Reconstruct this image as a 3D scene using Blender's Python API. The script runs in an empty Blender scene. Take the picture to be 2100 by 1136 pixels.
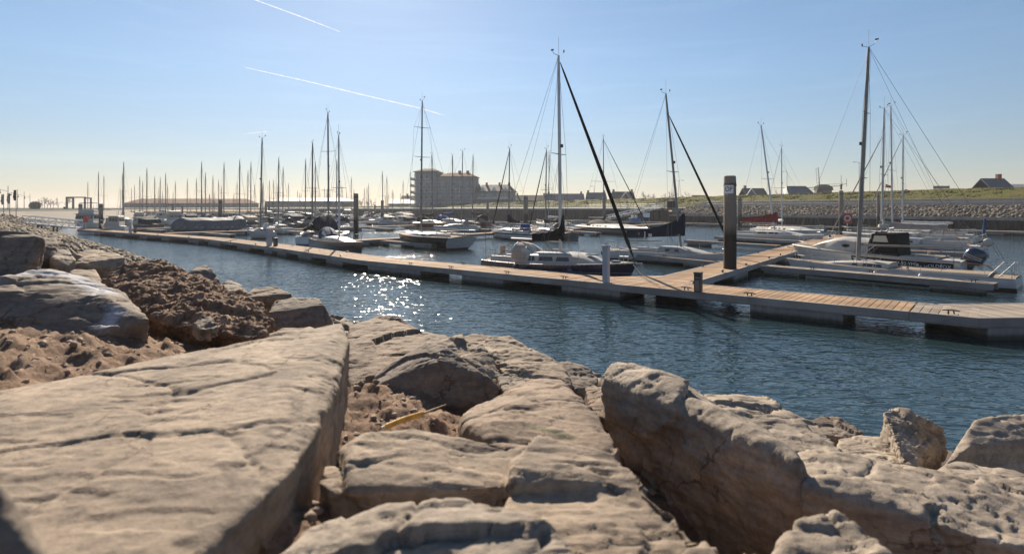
import bpy, bmesh, math, random
import numpy as np
from mathutils import Vector, Matrix
R = math.radians
rnd = random.Random(7)
SC = bpy.context.scene
COL = SC.collection

# ------------------------------------------------------------------ camera, sky, sun, exposure
CAM_H = 3.5
FPX = 1200.0           # focal length measured in photograph pixels (2100 wide)
cam_d = bpy.data.cameras.new('camera'); cam = bpy.data.objects.new('camera', cam_d); COL.objects.link(cam)
cam.location = (0, 0, CAM_H); cam.rotation_euler = (R(90), 0, 0)
cam_d.sensor_width = 36; cam_d.lens = 36 * FPX / 2100; cam_d.shift_y = -140 / 2100
cam_d.clip_start = .05; cam_d.clip_end = 12000
cam_d.dof.use_dof = True; cam_d.dof.focus_distance = 24; cam_d.dof.aperture_fstop = 2.2
SC.camera = cam

SUN_AZ = R(-13.5)      # from +Y, negative = left
SUN_EL = R(30.5)
W = bpy.data.worlds.new('World'); SC.world = W; W.use_nodes = True
wn, wl = W.node_tree.nodes, W.node_tree.links
wn.clear()
sky = wn.new('ShaderNodeTexSky'); sky.sky_type = 'NISHITA'; sky.sun_disc = False
sky.sun_elevation = SUN_EL; sky.sun_rotation = SUN_AZ
sky.altitude = 0; sky.air_density = 1.0; sky.dust_density = .16; sky.ozone_density = 2.5
tc = wn.new('ShaderNodeTexCoord'); sp = wn.new('ShaderNodeSeparateXYZ')
wl.new(tc.outputs['Generated'], sp.inputs[0])
rmp = wn.new('ShaderNodeValToRGB')           # warm, dusty air near the horizon
e = rmp.color_ramp.elements
e[0].position = 0.0; e[0].color = (.66, .61, .66, 1)
e[1].position = .42; e[1].color = (1.06, 1.07, 1.05, 1)
k = rmp.color_ramp.elements.new(.10); k.color = (.80, .76, .79, 1)
k = rmp.color_ramp.elements.new(.22); k.color = (.97, .97, .97, 1)
wl.new(sp.outputs['Z'], rmp.inputs[0])
mul = wn.new('ShaderNodeMix'); mul.data_type = 'RGBA'; mul.blend_type = 'MULTIPLY'; mul.inputs[0].default_value = 1
wl.new(sky.outputs[0], mul.inputs[6]); wl.new(rmp.outputs[0], mul.inputs[7])
cm = wn.new('ShaderNodeMapping'); cm.inputs['Scale'].default_value = (2.2, 2.2, 26); cm.inputs['Rotation'].default_value = (.03, .06, .4); wl.new(tc.outputs['Generated'], cm.inputs[0])
cn = wn.new('ShaderNodeTexNoise'); cn.inputs['Scale'].default_value = 1.6; cn.inputs['Detail'].default_value = 7; cn.inputs['Roughness'].default_value = .6; cn.inputs['Distortion'].default_value = .6; wl.new(cm.outputs[0], cn.inputs['Vector'])
cr = wn.new('ShaderNodeValToRGB'); cr.color_ramp.elements[0].position = .50; cr.color_ramp.elements[0].color = (1, 1, 1, 1); cr.color_ramp.elements[1].position = .78; cr.color_ramp.elements[1].color = (1.09, 1.07, 1.05, 1); wl.new(cn.outputs[0], cr.inputs[0])   # thin veils of high cloud
mu2 = wn.new('ShaderNodeMix'); mu2.data_type = 'RGBA'; mu2.blend_type = 'MULTIPLY'; mu2.inputs[0].default_value = 1; wl.new(mul.outputs[2], mu2.inputs[6]); wl.new(cr.outputs[0], mu2.inputs[7])
bg = wn.new('ShaderNodeBackground'); bg.inputs[1].default_value = .054
wl.new(mu2.outputs[2], bg.inputs[0])
wo = wn.new('ShaderNodeOutputWorld'); wl.new(bg.outputs[0], wo.inputs[0])

sun_d = bpy.data.lights.new('sun', 'SUN'); sun_d.energy = 5.0; sun_d.angle = R(.53); sun_d.color = (1, .87, .70)
sun = bpy.data.objects.new('sun', sun_d); COL.objects.link(sun)
sdir = Vector((math.sin(SUN_AZ) * math.cos(SUN_EL), math.cos(SUN_AZ) * math.cos(SUN_EL), math.sin(SUN_EL)))
sun.rotation_euler = sdir.to_track_quat('Z', 'Y').to_euler(); sun.location = sdir * 60

vs = SC.view_settings
vs.view_transform = 'Standard'; vs.look = 'None'; vs.gamma = 1; vs.use_curve_mapping = False; vs.exposure = .95
SC.cycles.max_bounces = 7; SC.cycles.transparent_max_bounces = 16
SC.cycles.volume_bounces = 0
SC.cycles.use_denoising = True
SC.cycles.sample_clamp_indirect = 6

# ------------------------------------------------------------------ helpers
def G(px, py, h=0.0):
    """point of the horizontal plane at height h that the photograph shows at (px, py)"""
    t = (CAM_H - h) * FPX / (py - 428.0)
    return Vector(((px - 1050) / FPX * t, t, h))
def D(px, py, d):
    """point at distance d ahead of the camera that the photograph shows at (px, py)"""
    return Vector(((px - 1050) / FPX * d, d, CAM_H - (py - 428.0) / FPX * d))

_h = np.random.RandomState(3)
_PERM = _h.permutation(4096).astype(np.int64); _VAL = _h.uniform(-1, 1, 4096)
def vnoise(P, seed=0):
    P = np.asarray(P, float) + seed * 17.31
    i = np.floor(P).astype(np.int64); f = P - i; u = f * f * f * (f * (f * 6 - 15) + 10)
    def hsh(a, b, c): return _VAL[_PERM[(_PERM[(_PERM[a & 4095] + b) & 4095] + c) & 4095]]
    x, y, z = i[:, 0], i[:, 1], i[:, 2]; ux, uy, uz = u[:, 0], u[:, 1], u[:, 2]
    def lx(b, c): return hsh(x, y + b, z + c) * (1 - ux) + hsh(x + 1, y + b, z + c) * ux
    a = lx(0, 0) * (1 - uy) + lx(1, 0) * uy; b = lx(0, 1) * (1 - uy) + lx(1, 1) * uy
    return a * (1 - uz) + b * uz
def fbm(P, octv=4, seed=0, gain=.5):
    P = np.asarray(P, float); s = 0; a = 1; t = 0
    for o in range(octv):
        s = s + a * vnoise(P * 2 ** o, seed + o * 3); t += a; a *= gain
    return s / t

def nodes(name):
    m = bpy.data.materials.new(name); m.use_nodes = True
    n, l = m.node_tree.nodes, m.node_tree.links
    return m, n, l, n['Principled BSDF']
def simple(name, col, rough=.5, metal=0.0, spec=.5, var=.12, vscale=3.0, bump=0.0, bscale=40.0, coat=0.0):
    """a plain finish with a little uneven wear in it"""
    m, n, l, b = nodes(name)
    c = n.new('ShaderNodeTexCoord'); t = n.new('ShaderNodeTexNoise'); t.inputs['Scale'].default_value = vscale; t.inputs['Detail'].default_value = 6
    l.new(c.outputs['Object'], t.inputs['Vector'])
    r = n.new('ShaderNodeValToRGB'); e = r.color_ramp.elements
    e[0].position = .3; e[1].position = .7
    e[0].color = tuple(max(0, x * (1 - var)) for x in col) + (1,); e[1].color = tuple(min(1, x * (1 + var)) for x in col) + (1,)
    l.new(t.outputs[0], r.inputs[0]); l.new(r.outputs[0], b.inputs['Base Color'])
    b.inputs['Roughness'].default_value = rough; b.inputs['Metallic'].default_value = metal
    b.inputs['Specular IOR Level'].default_value = spec if rough < .6 else spec * .35; b.inputs['Coat Weight'].default_value = coat
    if bump:
        t2 = n.new('ShaderNodeTexNoise'); t2.inputs['Scale'].default_value = bscale; t2.inputs['Detail'].default_value = 5
        l.new(c.outputs['Object'], t2.inputs['Vector'])
        bp = n.new('ShaderNodeBump'); bp.inputs['Strength'].default_value = bump; bp.inputs['Distance'].default_value = .02
        l.new(t2.outputs[0], bp.inputs['Height']); l.new(bp.outputs[0], b.inputs['Normal'])
    return m
def ramp(n, stops):
    r = n.new('ShaderNodeValToRGB'); e = r.color_ramp.elements
    while len(e) < len(stops): e.new(.5)
    for q, (p, c) in zip(e, stops): q.position = p; q.color = tuple(c) + (1,)
    return r
def noise(n, l, vec, scale, det=6, rough=.55, dist=0.0):
    t = n.new('ShaderNodeTexNoise'); t.inputs['Scale'].default_value = scale; t.inputs['Detail'].default_value = det
    t.inputs['Roughness'].default_value = rough; t.inputs['Distortion'].default_value = dist
    l.new(vec, t.inputs['Vector']); return t
def mapping(n, l, vec, scale=(1, 1, 1), rot=(0, 0, 0)):
    m = n.new('ShaderNodeMapping'); m.inputs['Scale'].default_value = scale; m.inputs['Rotation'].default_value = rot
    l.new(vec, m.inputs['Vector']); return m.outputs[0]
def mixc(n, l, fac, a, b, mode='MIX'):
    x = n.new('ShaderNodeMix'); x.data_type = 'RGBA'; x.blend_type = mode
    for s, i in ((fac, 0), (a, 6), (b, 7)):
        if hasattr(s, 'links') or hasattr(s, 'is_output'): l.new(s, x.inputs[i])
        elif i == 0: x.inputs[0].default_value = s
        else: x.inputs[i].default_value = tuple(s) + (1,)
    return x.outputs[2]

class MB:
    """collects shapes for ONE mesh object"""
    def __init__(s): s.v = []; s.f = []; s.m = []
    def add(s, vs, fs, mi=0):
        o = len(s.v); s.v += [tuple(p) for p in vs]; s.f += [tuple(i + o for i in f) for f in fs]; s.m += [mi] * len(fs); return s
    def box(s, c, d, rz=0, mi=0, top=1.0, topy=None):
        topy = top if topy is None else topy
        hx, hy, hz = d[0] / 2, d[1] / 2, d[2] / 2; ca, sa = math.cos(rz), math.sin(rz); v = []
        for z, kx, ky in ((-hz, 1, 1), (hz, top, topy)):
            for x, y in ((-hx, -hy), (hx, -hy), (hx, hy), (-hx, hy)):
                x *= kx; y *= ky
                v.append((c[0] + x * ca - y * sa, c[1] + x * sa + y * ca, c[2] + z))
        return s.add(v, [(3, 2, 1, 0), (4, 5, 6, 7), (0, 1, 5, 4), (1, 2, 6, 5), (2, 3, 7, 6), (3, 0, 4, 7)], mi)
    def cyl(s, p0, p1, r0, r1=None, n=8, mi=0, caps=True):
        r1 = r0 if r1 is None else r1; p0, p1 = Vector(p0), Vector(p1); q = (p1 - p0).to_track_quat('Z', 'Y'); v = []
        for p, r in ((p0, r0), (p1, r1)):
            for k in range(n):
                a = 2 * math.pi * k / n; v.append(p + q @ Vector((r * math.cos(a), r * math.sin(a), 0)))
        f = [(k, (k + 1) % n, n + (k + 1) % n, n + k) for k in range(n)]
        if caps: f += [tuple(range(n - 1, -1, -1)), tuple(range(n, 2 * n))]
        return s.add(v, f, mi)
    def tube(s, pts, r, n=5, mi=0):
        pts = [Vector(p) for p in pts]; rings = []
        for i, p in enumerate(pts):
            d = (pts[min(i + 1, len(pts) - 1)] - pts[max(i - 1, 0)]); q = d.to_track_quat('Z', 'Y')
            rr = r[i] if isinstance(r, (list, tuple)) else r
            rings.append([p + q @ Vector((rr * math.cos(2 * math.pi * k / n), rr * math.sin(2 * math.pi * k / n), 0)) for k in range(n)])
        return s.loft(rings, True, True, mi)
    def loft(s, rings, closed=True, caps=True, mi=0):
        n = len(rings[0]); v = [p for r in rings for p in r]; f = []
        for i in range(len(rings) - 1):
            for k in range(n if closed else n - 1):
                a, b = i * n + k, i * n + (k + 1) % n
                f.append((a, b, b + n, a + n))
        if caps: f += [tuple(range(n - 1, -1, -1)), tuple(range(len(v) - n, len(v)))]
        return s.add(v, f, mi)
    def quad(s, a, b, c, d, mi=0): return s.add([a, b, c, d], [(0, 1, 2, 3)], mi)
    def prism(s, poly, axis, a, b, mi=0):
        """polygon (2-D) extruded from a to b along axis"""
        def P(u, w, t): return {'x': (t, u, w), 'y': (u, t, w), 'z': (u, w, t)}[axis]
        n = len(poly); v = [P(u, w, a) for u, w in poly] + [P(u, w, b) for u, w in poly]
        f = [(k, (k + 1) % n, n + (k + 1) % n, n + k) for k in range(n)] + [tuple(range(n - 1, -1, -1)), tuple(range(n, 2 * n))]
        return s.add(v, f, mi)
    def mesh(s, name):
        me = bpy.data.meshes.new(name); me.from_pydata(s.v, [], s.f)
        me.polygons.foreach_set('material_index', s.m)
        bm = bmesh.new(); bm.from_mesh(me); bmesh.ops.recalc_face_normals(bm, faces=bm.faces); bm.to_mesh(me); bm.free()
        return me
    def build(s, name, mats, parent=None, smooth=None, bevel=0, loc=None):
        me = s.mesh(name)
        for m in (mats if isinstance(mats, (list, tuple)) else [mats]): me.materials.append(m)
        if smooth is not None:
            me.polygons.foreach_set('use_smooth', [True] * len(me.polygons)); me.set_sharp_from_angle(angle=R(smooth))
        return link(name, me, parent, bevel, loc)
def link(name, me, parent=None, bevel=0, loc=None):
    o = bpy.data.objects.new(name, me); COL.objects.link(o)
    if parent: o.parent = parent
    if loc is not None: o.location = loc
    if bevel:
        b = o.modifiers.new('bevel', 'BEVEL'); b.width = bevel; b.segments = 2; b.limit_method = 'ANGLE'
    return o
def tag(o, label=None, cat=None, group=None, kind=None):
    if label: o['label'] = label
    if cat: o['category'] = cat
    if group: o['group'] = group
    if kind: o['kind'] = kind
    return o
def thing(name, label, cat, loc=(0, 0, 0), rz=0, group=None):
    o = bpy.data.objects.new(name, None); COL.objects.link(o); o.empty_display_size = .3
    o.location = loc; o.rotation_euler = (0, 0, rz)
    return tag(o, label, cat, group)
def dup(root, loc, rz, label=None, scale=None):
    def cp(o, par):
        c = o.copy(); COL.objects.link(c); c.parent = par
        for ch in list(KIDS.get(o.name, ())): cp(ch, c)
        return c
    KIDS = {}
    def walk(o):
        for ch in o.children: KIDS.setdefault(o.name, []).append(ch); walk(ch)
    walk(root)
    r = cp(root, None); r.location = loc; r.rotation_euler = (0, 0, rz)
    if label: r['label'] = label
    if scale: r.scale = (scale,) * 3
    return r
# ------------------------------------------------------------------ materials of the ground
def rock_mat(name, light, dark, stain, strat=(1, 1, 1), rough=.85, lichen=None, bump=.55):
    m, n, l, b = nodes(name); c = n.new('ShaderNodeTexCoord').outputs['Object']
    big = noise(n, l, c, 1.7, 8, .6, .6)
    lay = noise(n, l, mapping(n, l, c, (2, 2, 9), (.35, .2, 0)), 1.6, 7, .6)
    fine = noise(n, l, c, 26, 8, .7)
    r1 = ramp(n, [(.30, dark), (.48, tuple((x + y) / 2 for x, y in zip(light, dark))), (.66, light)]); l.new(big.outputs[0], r1.inputs[0])
    r2 = ramp(n, [(.35, (.62, .60, .58)), (.62, (1.12, 1.1, 1.08))]); l.new(lay.outputs[0], r2.inputs[0])
    col = mixc(n, l, .75, r1.outputs[0], r2.outputs[0], 'MULTIPLY')
    r3 = ramp(n, [(.3, (.6, .6, .6)), (.55, (1, 1, 1)), (.75, (1.25, 1.22, 1.18))]); l.new(fine.outputs[0], r3.inputs[0])
    col = mixc(n, l, .8, col, r3.outputs[0], 'MULTIPLY')
    st = noise(n, l, c, 3.1, 9, .68, 1.2); r4 = ramp(n, [(.56, (0, 0, 0)), (.7, (1, 1, 1))]); l.new(st.outputs[0], r4.inputs[0])
    col = mixc(n, l, r4.outputs[0], col, stain)
    if lichen:
        va = n.new('ShaderNodeAttribute'); va.attribute_name = 'patch'
        sp_ = noise(n, l, c, 11, 9, .78); ma = n.new('ShaderNodeMath'); ma.operation = 'ADD'
        l.new(va.outputs['Fac'], ma.inputs[0]); l.new(sp_.outputs[0], ma.inputs[1])
        r5 = ramp(n, [(.55, (0, 0, 0)), (.67, (1, 1, 1))]); mh_ = n.new('ShaderNodeMath'); mh_.operation = 'MULTIPLY'; mh_.inputs[1].default_value = .5; l.new(ma.outputs[0], mh_.inputs[0]); l.new(mh_.outputs[0], r5.inputs[0])
        col = mixc(n, l, r5.outputs[0], col, lichen)
    wv = noise(n, l, c, 2.4, 5, .6); va_ = n.new('ShaderNodeVectorMath'); va_.operation = 'MULTIPLY_ADD'; va_.inputs[1].default_value = (.55, .55, .55); l.new(wv.outputs['Color'], va_.inputs[0]); l.new(c, va_.inputs[2])
    vc = n.new('ShaderNodeTexVoronoi'); vc.feature = 'DISTANCE_TO_EDGE'; vc.inputs['Scale'].default_value = 1.9; l.new(va_.outputs[0], vc.inputs['Vector'])
    rc = ramp(n, [(.0, (.35, .32, .3)), (.012, (.8, .79, .78)), (.03, (1, 1, 1))]); l.new(vc.outputs['Distance'], rc.inputs[0])
    gate = noise(n, l, c, 1.3, 3, .5); rg_ = ramp(n, [(.46, (0, 0, 0)), (.58, (1, 1, 1))]); l.new(gate.outputs[0], rg_.inputs[0])
    col = mixc(n, l, rg_.outputs[0], col, mixc(n, l, 1, col, rc.outputs[0], 'MULTIPLY'))
    l.new(col, b.inputs['Base Color']); b.inputs['Roughness'].default_value = rough; b.inputs['Specular IOR Level'].default_value = .3
    h = n.new('ShaderNodeMath'); h.operation = 'MULTIPLY_ADD'; h.inputs[1].default_value = .35
    l.new(fine.outputs[0], h.inputs[0]); l.new(lay.outputs[0], h.inputs[2])
    bp = n.new('ShaderNodeBump'); bp.inputs['Strength'].default_value = bump; bp.inputs['Distance'].default_value = .035
    l.new(h.outputs[0], bp.inputs['Height'])
    gr = noise(n, l, c, 130, 4, .7)
    bp2 = n.new('ShaderNodeBump'); bp2.inputs['Strength'].default_value = .35; bp2.inputs['Distance'].default_value = .008
    l.new(gr.outputs[0], bp2.inputs['Height']); l.new(bp.outputs[0], bp2.inputs['Normal']); l.new(bp2.outputs[0], b.inputs['Normal'])
    return m
ROCK_TAN = rock_mat('rock_tan', (.42, .33, .245), (.185, .148, .115), (.125, .095, .074))
ROCK_PALE = rock_mat('rock_pale', (.44, .37, .295), (.20, .168, .138), (.15, .12, .095))
ROCK_GREY = rock_mat('rock_grey', (.27, .222, .178), (.145, .118, .096), (.10, .075, .058))
ROCK_GUANO = rock_mat('rock_stained_white', (.27, .22, .175), (.155, .125, .10), (.13, .10, .07), lichen=(.40, .40, .43))
ROCK_MOSS = rock_mat('rock_mossy', (.32, .24, .175), (.185, .14, .105), (.15, .11, .08), lichen=(.10, .105, .048))
ROCK_LAYER = rock_mat('rock_layered', (.28, .205, .15), (.15, .112, .084), (.12, .086, .065), bump=.9)

def soil_mat():
    m, n, l, b = nodes('brown_soil'); c = n.new('ShaderNodeTexCoord').outputs['Object']
    a = noise(n, l, c, 2.3, 10, .7, .4); f = noise(n, l, c, 22, 9, .75)
    r = ramp(n, [(.3, (.12, .076, .052)), (.5, (.25, .165, .112)), (.68, (.42, .285, .195))]); l.new(a.outputs[0], r.inputs[0])
    r2 = ramp(n, [(.3, (.45, .42, .4)), (.52, (1, 1, 1)), (.72, (1.5, 1.4, 1.3))]); l.new(f.outputs[0], r2.inputs[0])
    col = mixc(n, l, .9, r.outputs[0], r2.outputs[0], 'MULTIPLY')
    v = n.new('ShaderNodeTexVoronoi'); v.inputs['Scale'].default_value = 30; l.new(c, v.inputs['Vector'])
    r3 = ramp(n, [(.0, (1, 1, 1)), (.09, (0, 0, 0))]); l.new(v.outputs['Distance'], r3.inputs[0])
    col = mixc(n, l, r3.outputs[0], col, (.36, .29, .24))
    l.new(col, b.inputs['Base Color']); b.inputs['Roughness'].default_value = .9; b.inputs['Specular IOR Level'].default_value = .2
    bp = n.new('ShaderNodeBump'); bp.inputs['Strength'].default_value = .9; bp.inputs['Distance'].default_value = .04
    l.new(f.outputs[0], bp.inputs['Height']); l.new(bp.outputs[0], b.inputs['Normal'])
    return m
SOIL = soil_mat()
PEBBLE = rock_mat('pebble', (.40, .31, .25), (.16, .115, .085), (.10, .07, .05))

def water_mat():
    m, n, l, b = nodes('harbour_water'); c = n.new('ShaderNodeTexCoord').outputs['Object']
    b.inputs['Base Color'].default_value = (.016, .034, .040, 1); b.inputs['Roughness'].default_value = .06; b.inputs['IOR'].default_value = 1.333
    rot = R(35)
    w1 = noise(n, l, mapping(n, l, c, (.9, 2.0, 1), (0, 0, rot)), 1.5, 2, .45, .3)
    w2 = noise(n, l, mapping(n, l, c, (1.0, 1.7, 1), (0, 0, -.25)), 4.2, 1.5, .5, .2)
    w3 = noise(n, l, mapping(n, l, c, (1, 1.3, 1), (0, 0, .9)), .35, 2, .5)
    lull = noise(n, l, c, .045, 3, .5); rl = ramp(n, [(.36, (.45, .45, .45)), (.6, (1, 1, 1))]); l.new(lull.outputs[0], rl.inputs[0])
    a = n.new('ShaderNodeMath'); a.operation = 'MULTIPLY_ADD'; a.inputs[1].default_value = .42
    l.new(w2.outputs[0], a.inputs[0]); l.new(w1.outputs[0], a.inputs[2])
    a2 = n.new('ShaderNodeMath'); a2.operation = 'MULTIPLY_ADD'; a2.inputs[1].default_value = .9
    l.new(w3.outputs[0], a2.inputs[0]); l.new(a.outputs[0], a2.inputs[2])
    a3 = n.new('ShaderNodeMath'); a3.operation = 'MULTIPLY'; l.new(a2.outputs[0], a3.inputs[0]); l.new(rl.outputs[0], a3.inputs[1])
    bp = n.new('ShaderNodeBump'); bp.inputs['Strength'].default_value = 1; bp.inputs['Distance'].default_value = .081
    l.new(a3.outputs[0], bp.inputs['Height']); l.new(bp.outputs[0], b.inputs['Normal'])
    return m
WATER = water_mat()

# ------------------------------------------------------------------ water sheet
mb = MB(); mb.quad((-900, -60, 0), (900, -60, 0), (900, 700, 0), (-900, 700, 0))
tag(mb.build('water', WATER), kind='structure')
mb = MB(); mb.quad((-1500, -1500, -4), (1500, -1500, -4), (1500, 1500, -4), (-1500, 1500, -4))
tag(mb.build('sea_bed', simple('sea_bed_mud', (.05, .05, .04), .9)), kind='structure')

# ------------------------------------------------------------------ the bank the photograph was taken from
NX, NY = .67, .742            # across the shore towards the water
TX, TY = -.742, .67           # along the shore towards the far left
def shore(t):
    return np.interp(t, [-400, 25, 53, 110, 170, 230], [10, 10, 13.6, 18.5, 34, 70])
def bank_h(s):
    return np.where(s < 0, s * .45, np.where(s < 11, .27 * s, 2.97 + (1 - np.exp(-(s - 11) * .25)) * .45))
def bank_noise(x, y):
    P = np.stack([x, y, np.zeros_like(x)], 1)
    return fbm(P * .7, 3, 2) * .14 + fbm(P * 3.1, 4, 5) * .11 + np.maximum(-.15, fbm(P * 7, 4, 9)) * .075 + np.abs(fbm(P * 15, 3, 12)) * .055
def ground(x, y):
    x = np.atleast_1d(np.asarray(x, float)); y = np.atleast_1d(np.asarray(y, float))
    t = x * TX + y * TY; s = shore(t) - (x * NX + y * NY)
    h = bank_h(s)
    near = np.clip(1 - np.abs(t - 3) / 60, 0, 1) * np.clip((s + 1) / 2, 0, 1)
    for gx, gy, gr, ga in ((-.70, 1.95, .45, .09), (1.25, 3.35, .5, -.75), (2.2, 2.5, .5, -.6)):
        h = h + ga * np.exp(-((x - gx) ** 2 + (y - gy) ** 2) / gr ** 2)
    return h - .08 + bank_noise(x, y) * np.clip(near * 3, 0, 1)
ts = np.concatenate([np.linspace(-140, -16, 30), np.arange(-15, -6, .25), np.arange(-6, 14, .034), np.arange(14, 30, .25), np.linspace(30.5, 235, 90)])
ss = np.concatenate([[-8, -4, -2, -1], np.arange(-.5, 1.2, .25), np.arange(1.2, 11, .034), np.linspace(11.2, 16, 12), [20, 30, 50, 90, 160, 400]])
TT, SS = np.meshgrid(ts, ss, indexing='ij'); tt, s_ = TT.ravel(), SS.ravel()
q = shore(tt) - s_
X = NX * q + TX * tt; Y = NY * q + TY * tt; Z = ground(X, Y)
nt, ns = len(ts), len(ss)
idx = np.arange(nt * ns).reshape(nt, ns)
F = np.stack([idx[:-1, :-1], idx[1:, :-1], idx[1:, 1:], idx[:-1, 1:]], -1).reshape(-1, 4)
def np_mesh(name, V, F, mat, smooth=True):
    me = bpy.data.meshes.new(name); me.vertices.add(len(V)); me.vertices.foreach_set('co', np.asarray(V, np.float32).ravel())
    k = F.shape[1]; me.loops.add(len(F) * k); me.polygons.add(len(F))
    me.loops.foreach_set('vertex_index', F.ravel().astype(np.int32)); me.polygons.foreach_set('loop_start', np.arange(0, len(F) * k, k, dtype=np.int32))
    me.update(calc_edges=True); me.validate(); me.materials.append(mat)
    if smooth: me.polygons.foreach_set('use_smooth', np.ones(len(F), bool))
    return me
me = np_mesh('bank', np.stack([X, Y, Z], 1), F[:, ::-1], SOIL)
me.materials.append(None); me.materials.append(None); BANK_ME = me
tc_ = .25 * (tt.reshape(nt, ns)[:-1, :-1] + tt.reshape(nt, ns)[1:, 1:]) * 2; sc_ = .25 * (SS[:-1, :-1] + SS[1:, 1:]) * 2
BANK_IDX = np.where((sc_ > 11) & (tc_ > 10), 2, np.where(tc_ > 21 - .9 * sc_, 1, 0)).ravel().astype(np.int32)
me.polygons.foreach_set('material_index', BANK_IDX)
tag(link('bank', me), kind='structure')

# ------------------------------------------------------------------ armour rocks
def relax(V, E, it):
    cnt = np.zeros(len(V)); np.add.at(cnt, E[:, 0], 1); np.add.at(cnt, E[:, 1], 1)
    for _ in range(it):
        S = np.zeros_like(V); np.add.at(S, E[:, 0], V[E[:, 1]]); np.add.at(S, E[:, 1], V[E[:, 0]])
        V = V * .4 + .6 * S / cnt[:, None]
    return V
ROCK_SEED = [0]
def carve(pts, voxel, soft=3, rough=.03, flake=.02, tilt=(.25, .15), big=None, name='rock', ledge=0.0):
    """convex block through the given points, weathered: rounded arrises, bedding flakes, chips"""
    ROCK_SEED[0] += 1; sd = ROCK_SEED[0] * 5
    sets = pts if isinstance(pts[0], list) else [pts]
    vv, ff = [], []
    for P_ in sets:
        bm = bmesh.new()
        for p in P_: bm.verts.new(p)
        bmesh.ops.convex_hull(bm, input=bm.verts)
        bmesh.ops.delete(bm, geom=[v for v in bm.verts if not v.link_faces], context='VERTS')
        bm.verts.index_update(); o_ = len(vv)
        vv += [tuple(v.co) for v in bm.verts]; ff += [tuple(v.index + o_ for v in f.verts) for f in bm.faces]; bm.free()
    me = bpy.data.meshes.new('tmp'); me.from_pydata(vv, [], ff)
    o = bpy.data.objects.new('tmp', me); COL.objects.link(o)
    md = o.modifiers.new('r', 'REMESH'); md.mode = 'VOXEL'; md.voxel_size = voxel
    dg = bpy.context.evaluated_depsgraph_get(); dg.update()
    m2 = bpy.data.meshes.new_from_object(o.evaluated_get(dg)); bpy.data.objects.remove(o); bpy.data.meshes.remove(me)
    N = len(m2.vertices); V = np.zeros(N * 3); m2.vertices.foreach_get('co', V); V = V.reshape(-1, 3)
    E = np.zeros(len(m2.edges) * 2, np.int64); m2.edges.foreach_get('vertices', E); E = E.reshape(-1, 2)
    V = relax(V, E, soft); m2.vertices.foreach_set('co', V.ravel()); m2.update()
    nn = np.zeros(N * 3); m2.vertex_normals.foreach_get('vector', nn); nn = nn.reshape(-1, 3)
    size = np.ptp(V, axis=0).max(); f = 1.0 / size
    bed = np.array(Matrix.Rotation(tilt[0], 3, 'X') @ Matrix.Rotation(tilt[1], 3, 'Y'))
    B = V @ bed.T
    d = fbm(V * f * 2.2, 3, sd) * (big if big is not None else rough) * .6
    rs = np.random.RandomState(sd)                                   # broken planes: cells that each tilt their own way
    for K, am in ((12, 1.35), (50, .55), (190, .22)):
        Sd = V[rs.randint(0, N, K)] + rs.normal(0, size * .03, (K, 3)); gd = rs.normal(0, 1, (K, 3)); of = rs.uniform(-.5, .5, K)
        Q = V + np.stack([fbm(V * f * 5, 3, sd + 7 + k) for k in range(3)], 1) * size * .05
        c = np.argmin(((Q[:, None, :] - Sd[None]) ** 2).sum(2), 1)
        lin = ((V - Sd[c]) * gd[c]).sum(1) / size * 2.2 + of[c] * .55
        d = d + np.clip(lin, -1, 1) * rough * am
        if K == 12:
            D2 = np.sort(((Q[:, None, :] - Sd[None]) ** 2).sum(2), 1)[:, :2] ** .5; gap = (D2[:, 1] - D2[:, 0]) / max(voxel * 1.6, size * .006)
            d = d - np.exp(-gap ** 2) * min(.02, rough * 1.1) * (fbm(V * f * 4, 2, sd + 9) > -.05)
    q = fbm(B * np.array([f * 1.9, f * 7, f * 9]), 4, sd + 1, .55) * 3.0
    stp = np.floor(q) + np.clip((q - np.floor(q)) / .22, 0, 1)       # thin ledges left by split layers
    d = d + stp * flake * .32
    nk = fbm(B * np.array([f * 5, f * 26, f * 30]), 4, sd + 12, .6)   # short nicks along the bedding
    d = d - np.clip((nk - .22) / .10, 0, 1) * min(.011, rough * .8)
    w = fbm(B * np.array([f * 8, f * 20, f * 24]), 4, sd + 2, .6)
    d = d + w * rough * .16
    d = d + fbm(B * np.array([16, 30, 34]), 3, sd + 4) * .0038
    if ledge:
        q2 = B[:, 2] / ledge + fbm(V * f * 4, 3, sd + 6) * 1.2
        d = d + (np.abs((q2 % 1) - .5) - .25) * flake
    d = d - d.mean()
    V = V + nn * d[:, None]
    m2.vertices.foreach_set('co', V.ravel()); m2.update()
    m2.polygons.foreach_set('use_smooth', np.ones(len(m2.polygons), bool))
    m2.name = name
    return m2, V
def rock(label, pix, mat, depth=.8, drop=.8, soft=0, rough=.016, flake=.008, vox=None, extra=(), patch=None, more=(), group='armour stones on the bank', cat='rock', name='rock', **kw):
    """pix: (px, py, distance) of the corners of the visible faces; the block runs on behind and below them; more: further lobes of the same stone"""
    P = [D(*p) for p in pix]; C = sum(P, Vector()) / len(P)
    out = Vector((C.x, C.y, 0)).normalized()
    def body(P): return list(P) + [p + out * depth * .8 - Vector((0, 0, drop * .55)) for p in P] + [p + out * depth * .3 - Vector((0, 0, drop)) for p in P]
    sets = [body(P) + [D(*p) for p in extra]] + [body([D(*p) for p in q]) for q in more]
    span = max((a - b).length for a in P for b in P)
    me, V = carve([[p - C for p in S_] for S_ in sets], vox or max(.016, span / 95), soft, rough, flake, name=name, **kw)
    me.materials.append(mat)
    if patch is not None:
        at = me.attributes.new('patch', 'FLOAT', 'POINT'); at.data.foreach_set('value', np.clip(patch(V + np.array(C)), 0, 1).astype(np.float32))
    o = link(name, me); o.location = C
    return tag(o, label, cat, group)
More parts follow.
